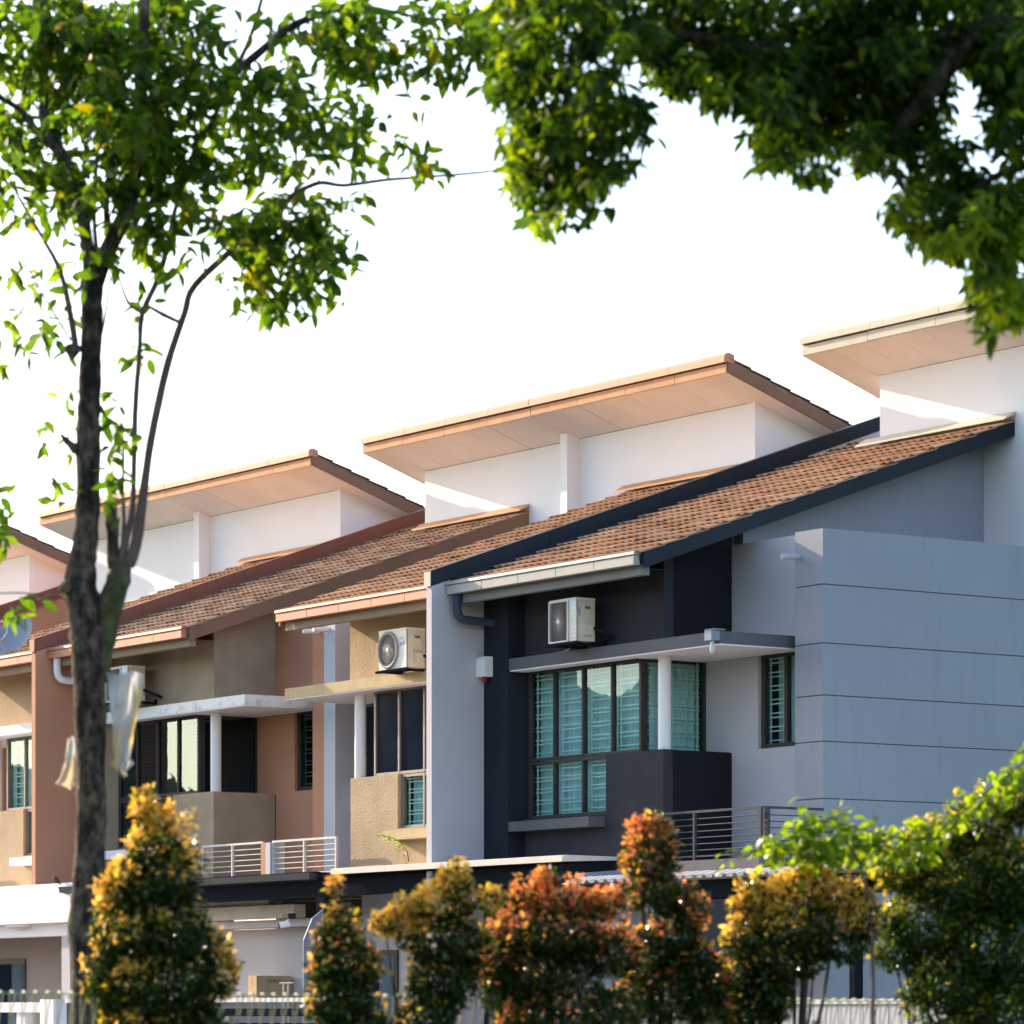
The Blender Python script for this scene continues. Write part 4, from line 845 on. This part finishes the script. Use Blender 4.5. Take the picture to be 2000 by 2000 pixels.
# ------------------------------------------------------------------ clipped shrubs along the fence
def fd(px): return 23.5+0.0015*px
GOLD, RED, GRN = [(0.60, 0.33, 0.07), (0.68, 0.42, 0.15), (0.52, 0.31, 0.04), (0.36, 0.32, 0.03)], [(0.60, 0.14, 0.08), (0.64, 0.22, 0.11), (0.56, 0.27, 0.08)], [(0.011, 0.024, 0.006), (0.020, 0.042, 0.007), (0.036, 0.068, 0.009), (0.035, 0.024, 0.009)]
def shrub(label, blobs, tipcols, tipw=0.75, cov=12, greens=None, tipz=125, green_tip=0.25):
    cx = sum(b[0] for b in blobs)/len(blobs); d = fd(cx)-0.95
    s = thing('shrub', label, 'shrub', tuple(at(cx, 1980+1.6*FPX/d, d)), 'shrubs along the wire fence')
    blobs = [b if len(b) > 4 else (*b, cov) for b in blobs]
    blobs = [q for b in blobs for q in ([(b[0], b[1], b[2]*.9, b[3]*.9, b[4])]+([(b[0]+b[2]*math.cos(t)*.8, b[1]+b[3]*math.sin(t)*.8, b[2]*f_, b[3]*f_, 6) for t, f_ in ((random.uniform(0, 6.28), random.uniform(.25, .42)) for _ in range(3))] if b[2] > 36 else []))]
    for b in list(blobs):                         # single shoots poke out of the outline
        for _ in range(3 if b[2] > 36 else 0):
            t = random.uniform(-.85, .85); blobs.append((b[0]+b[2]*t, b[1]-b[3]*math.sqrt(1-t*t)*random.uniform(.95, 1.1)-6, random.uniform(8, 13), random.uniform(14, 24), 4))
    bl = [(b[0], b[1], b[2], b[3], b[4], d) for b in blobs]
    pos, rel, bi = blob_points(bl, 95, d, 0.10, 0.45)
    n = len(pos); size = 0.046*rng.uniform(0.6, 1.3, n); fr = frames(n, -.25, .6)
    # new leaves and painted-in sunlight colour the top and rim of each shoot, older green ones fill the middle
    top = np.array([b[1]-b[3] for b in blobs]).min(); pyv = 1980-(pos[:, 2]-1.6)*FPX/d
    outer = np.linalg.norm(rel, axis=1); side = rel[:, 2]*.80-rel[:, 0]*.55+rel[:, 1]*.15  # side leans sunward, putting the lit flank into the leaf tint
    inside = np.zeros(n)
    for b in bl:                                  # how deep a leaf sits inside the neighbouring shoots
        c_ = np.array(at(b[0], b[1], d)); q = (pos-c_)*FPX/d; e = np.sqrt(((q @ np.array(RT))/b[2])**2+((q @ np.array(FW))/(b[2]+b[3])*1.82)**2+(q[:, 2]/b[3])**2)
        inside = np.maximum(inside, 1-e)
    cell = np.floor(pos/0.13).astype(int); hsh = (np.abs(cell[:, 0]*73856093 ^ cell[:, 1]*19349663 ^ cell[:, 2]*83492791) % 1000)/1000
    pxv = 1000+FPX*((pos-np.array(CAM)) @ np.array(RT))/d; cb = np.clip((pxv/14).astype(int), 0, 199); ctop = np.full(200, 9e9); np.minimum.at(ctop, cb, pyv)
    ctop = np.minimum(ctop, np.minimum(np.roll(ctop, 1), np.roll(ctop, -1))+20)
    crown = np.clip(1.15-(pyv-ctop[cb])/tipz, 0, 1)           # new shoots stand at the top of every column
    young_sunlit = np.clip(.10+.95*side, 0, .9)*np.clip(1.25-inside*4.2, 0, 1)*(.3+1.1*hsh)+crown*(.35+.6*hsh)
    isy = rng.uniform(0, 1, n) < young_sunlit*tipw
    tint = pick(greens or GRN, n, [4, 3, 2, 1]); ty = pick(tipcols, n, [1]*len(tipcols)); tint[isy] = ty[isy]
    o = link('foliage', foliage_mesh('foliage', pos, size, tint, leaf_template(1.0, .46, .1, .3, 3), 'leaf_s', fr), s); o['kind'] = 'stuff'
    base = at(cx, 1980+1.6*FPX/d, d); tb = min(blobs, key=lambda b: b[1]); tp = at(tb[0], tb[1], d)
    mid = base.lerp(tp, .5)
    part('stem', MB().tube([base, mid, tp], [.04, .028, .008], 8), 'bark', s)
    for b in [q for q in blobs if q[2] > 25][1::2]:
        e = at(b[0], b[1], d); part('branch', MB().tube([base.lerp(tp, .35), base.lerp(e, .7)+Vector((0, 0, .05)), e], [.018, .012, .005], 6), 'bark', s)
    return s
shrub('tall golden tipped shrub in front of the tree trunk', [(285, 1580, 30, 50), (300, 1660, 62, 60), (345, 1640, 50, 60, 4), (300, 1740, 98, 70), (230, 1750, 45, 60), (320, 1830, 125, 70), (222, 1850, 45, 50), (320, 1930, 140, 80), (320, 2020, 150, 70), (430, 1900, 38, 60), (170, 1880, 20, 22, 3), (380, 1700, 30, 50, 3), (230, 1940, 45, 80)], GOLD, 1.1)
shrub('small green shrub with one thin leader and orange tips', [(655, 1735, 17, 26), (657, 1780, 22, 20), (665, 1830, 48, 40), (680, 1880, 75, 60), (665, 1950, 78, 70), (700, 2010, 80, 50), (625, 1900, 28, 40)], GOLD+RED[1:2], .6)
shrub('rounded golden topped shrub below the grey fin wall', [(885, 1730, 42, 36), (860, 1770, 68, 55), (790, 1780, 36, 35), (750, 1805, 32, 32), (960, 1760, 30, 36), (870, 1840, 95, 70), (865, 1920, 78, 60), (835, 1990, 55, 50), (815, 1900, 22, 60, 4)], GOLD, 1.0)
shrub('broad red tipped shrub below the charcoal wall', [(1068, 1715, 20, 26), (1035, 1760, 48, 38), (1110, 1770, 68, 42), (1190, 1765, 38, 32), (1080, 1830, 115, 60), (1050, 1900, 115, 70), (1110, 1990, 160, 60), (980, 1820, 33, 50), (1190, 1860, 70, 60), (965, 1910, 40, 80)], RED+GOLD[:1], .85)
shrub('slim shrub with a red crown rising above its neighbours', [(1278, 1612, 34, 26), (1275, 1645, 56, 44), (1268, 1690, 60, 46), (1285, 1750, 66, 50), (1345, 1780, 42, 45), (1310, 1840, 75, 60), (1350, 1885, 55, 55), (1290, 1945, 110, 60), (1380, 1965, 60, 50), (1395, 1915, 40, 60)], RED+GOLD[2:3], .75)
shrub('wide golden shrub in front of the grooved slate wall', [(1480, 1765, 46, 42), (1560, 1735, 76, 44), (1640, 1755, 66, 40), (1450, 1830, 42, 60), (1550, 1810, 105, 66), (1680, 1800, 42, 46), (1520, 1885, 95, 52), (1455, 1915, 55, 60), (1470, 1985, 75, 50), (1640, 1845, 75, 40), (1500, 1945, 58, 55), (1425, 1965, 40, 45)], GOLD, 1.0)
shrub('big dark green shrub filling the lower right corner', [(2000, 1560, 60, 60), (1925, 1605, 76, 60), (1835, 1640, 85, 50), (1760, 1695, 75, 50), (1880, 1720, 125, 85), (1980, 1720, 95, 100), (1810, 1800, 105, 80), (1940, 1850, 130, 110), (1860, 1920, 100, 75), (1960, 1995, 120, 70), (1745, 1865, 52, 40), (1800, 1975, 40, 45, 3)], GOLD[2:]+[(.13, .19, .015), (.17, .22, .016), (.15, .2, .016)], 1.0, tipz=150, greens=[(0.018, 0.038, 0.007), (0.03, 0.062, 0.008), (0.05, 0.095, 0.010), (0.04, 0.05, 0.010)])

# bright climbing vine on top of the right shrubs
vd = fd(1650)-1.25
vine = thing('climbing_vine', 'bright yellow green vine trailing over the right-hand shrubs', 'vine', tuple(at(1700, 2470, vd)))
vp = [(1405, 1690), (1440, 1668), (1500, 1655), (1550, 1635), (1580, 1605), (1650, 1610), (1720, 1630), (1800, 1640), (1850, 1610), (1900, 1570), (1960, 1520), (2020, 1475)]
limb(vine, 'stem', [(1700, 2470)]+[(1705, 1900), (1690, 1720), (1650, 1640)], [5, 4, 3, 2], vd, 'twig', 6)
limb(vine, 'stem', vp, [1, 1.2, 1.5, 2, 2, 2, 2, 2, 2, 2, 2, 2], vd, 'twig', 6)
VB = [(p_[0], p_[1], 36, 27, 3.6) for p_ in vp[2:]]+[(1435, 1670, 26, 16, 1.5), (1410, 1690, 14, 10, .8), (1560, 1650, 62, 40, 4), (1620, 1640, 76, 50, 4), (1700, 1650, 76, 50, 3.6), (1520, 1670, 50, 26, 2.5), (1780, 1660, 60, 36, 3), (1565, 1580, 18, 40, .9), (1640, 1580, 20, 34, .7), (1680, 1590, 20, 26, .7), (1715, 1590, 12, 24, .6), (1600, 1690, 60, 30, 1.4), (1780, 1600, 26, 20, .8), (1940, 1560, 60, 34, 1.5), (1990, 1520, 40, 40, 1.6), (1880, 1615, 50, 24, 1.3)]
grow(vine, 'leaves', VB, vd, .12, .085, .62, 430, [(0.10, 0.17, 0.012), (0.15, 0.21, 0.015), (0.07, 0.13, 0.012)], [3, 2, 2], 'leaf_v', 260, .4)

# sapling rooted on the carport flashing
sp = thing('sapling', 'thin sapling growing from the carport edge by the grey fin', 'plant', (-1.0, -0.05, 3.6))
base = at(798, 1683, 53.4); st = [base, at(796, 1665, 53.4), at(786, 1648, 53.35), at(766, 1636, 53.3), at(740, 1630, 53.3)]
part('stem', MB().tube(st, [.008, .007, .006, .005, .003], 6), 'twig', sp)
lp = []; 
for (x_, y_, m_) in ((795, 1667, 2), (785, 1650, 3), (778, 1643, 3), (768, 1637, 3), (758, 1633, 3), (748, 1631, 3), (738, 1630, 3), (774, 1662, 3), (790, 1682, 2)):
    for q in range(m_): lp.append(np.array(at(x_+random.uniform(-5, 5), y_+random.uniform(-3, 4), 53.35+random.uniform(-.05, .05))))
single_leaves(sp, len(lp), np.array(lp), np.full(len(lp), .075), frames(len(lp), .6, .4), leaf_template(1.0, .5, .2, .2), [(0.08, 0.16, 0.012), (0.12, 0.19, 0.015)], 'leaf_v')

# ------------------------------------------------------------------ roll-top wire fence between shrubs and tree
fence = thing('wire_fence', 'green grey roll-top wire mesh fence along the bottom edge', 'fence', tuple(at(1000, 2480, fd(1000))))
fa, fbv = at(-180, 1980, fd(-180)), at(2200, 1980, fd(2200)); fa.z = 0; fbv.z = 0
dirv = (fbv-fa).normalized(); nv = Vector((dirv.y, -dirv.x, 0))
if nv.dot(FW) > 0: nv = -nv                        # the roll leans towards the park side
Lf = (fbv-fa).length; topz = lambda t: 1.735-0.055*t/Lf; pw = 2.05; k = 0
while k*pw < Lf:
    mb = MB(); t0 = k*pw; nw = int(pw/.0745)
    for i in range(nw):
        q = fa+dirv*(t0+.03+i*.0745); z = topz(t0+i*.0745)
        mb.tube([q+Vector((0, 0, .05)), q+Vector((0, 0, z-.20)), q+nv*.01+Vector((0, 0, z-.012)), q+nv*.04+Vector((0, 0, z)), q+nv*.08+Vector((0, 0, z)), q+nv*.11+Vector((0, 0, z-.014)), q+nv*.012+Vector((0, 0, z-.21))], [.0034, .0034, .0055, .009, .009, .0055, .0034], 6, False)
    for hz in [.1+.15*j for j in range(10)]+['t']:
        h0 = hz if hz != 't' else None
        pa, pb = fa+dirv*t0, fa+dirv*(t0+pw-.03)
        off = nv*.045 if hz == 't' else nv*0
        mb.tube([pa+off+Vector((0, 0, h0 if h0 else topz(t0)-.008)), pb+off+Vector((0, 0, h0 if h0 else topz(t0+pw)-.008))], .004, 5, False)
    part('mesh_panel', mb, 'fence', fence)
    part('fence_post', MB().tube([fa+dirv*(t0-.0)+nv*-.03+Vector((0, 0, 0)), fa+dirv*(t0)+nv*-.03+Vector((0, 0, topz(t0)-.14))], .024, 10), 'fence', fence)
    k += 1

# ------------------------------------------------------------------ litter caught on the trunk
def sheet(name, label, outline_rows, d, tints, material='bag', seed=1, sx=10):
    """rows of (left px, right px, py); the sheet hangs with folds"""
    r = random.Random(seed); vs = []; tn = []
    for i, (a_, b_, y_) in enumerate(outline_rows):
        for j in range(sx+1):
            t = j/sx; x_ = a_+(b_-a_)*t; dd = d+.045*math.sin(t*9+i*.7)+.02*r.uniform(-1, 1)
            vs.append(at(x_+r.uniform(-1.2, 1.2), y_+r.uniform(-2, 2)+3*math.sin(t*7+i), dd)); tn.append(tints(t, i/(len(outline_rows)-1), r))
    me = MB().add(vs, [(i*(sx+1)+j, i*(sx+1)+j+1, (i+1)*(sx+1)+j+1, (i+1)*(sx+1)+j) for i in range(len(outline_rows)-1) for j in range(sx)], True).mesh(name, M[material], False)
    a_ = me.attributes.new('tint', 'FLOAT_COLOR', 'POINT'); a_.data.foreach_set('color', [c for t in tn for c in (*t, 1.0)])
    return link(name, me)
def bagtint(t, v, r):
    if v < .12: return (.42, .42, .46)
    if t > .78 and v < .6: return (.62, .48, .20)
    if v > .45 and t < .4 and r.random() < .45: return (.62, .47, .10) if v < .6 or r.random() < .5 else (.05, .02, .06)
    if v > .6 and .45 < t < .7 and r.random() < .3: return (.10, .05, .11)
    if v > .86: return (.60, .52, .36)
    return (.44+.1*r.random(), .43+.1*r.random(), .46+.08*r.random())
rows = [(208, 281, 1314), (210, 279, 1330), (211, 277, 1350), (213, 274, 1372), (217, 270, 1392), (219, 266, 1410), (218, 262, 1428), (219, 260, 1446), (222, 258, 1464), (224, 254, 1482), (212, 262, 1495), (226, 246, 1508), (240, 250, 1518)]
tag(sheet('torn_plastic_bag', '', rows, TD-.15, bagtint, seed=3, sx=18), 'torn translucent plastic bag hanging right of the tree trunk', 'bag')
rows = [(132, 146, 1440), (128, 150, 1470), (124, 150, 1496), (118, 152, 1518), (108, 152, 1532), (124, 152, 1540)]
tag(sheet('torn_sheet', '', rows, TD-.16, lambda t, v, r: (.55, .42, .28) if v > .3 else (.55, .53, .50), material='paper', seed=5, sx=6), 'torn cream sheet tied round the tree trunk at its left', 'sheet')
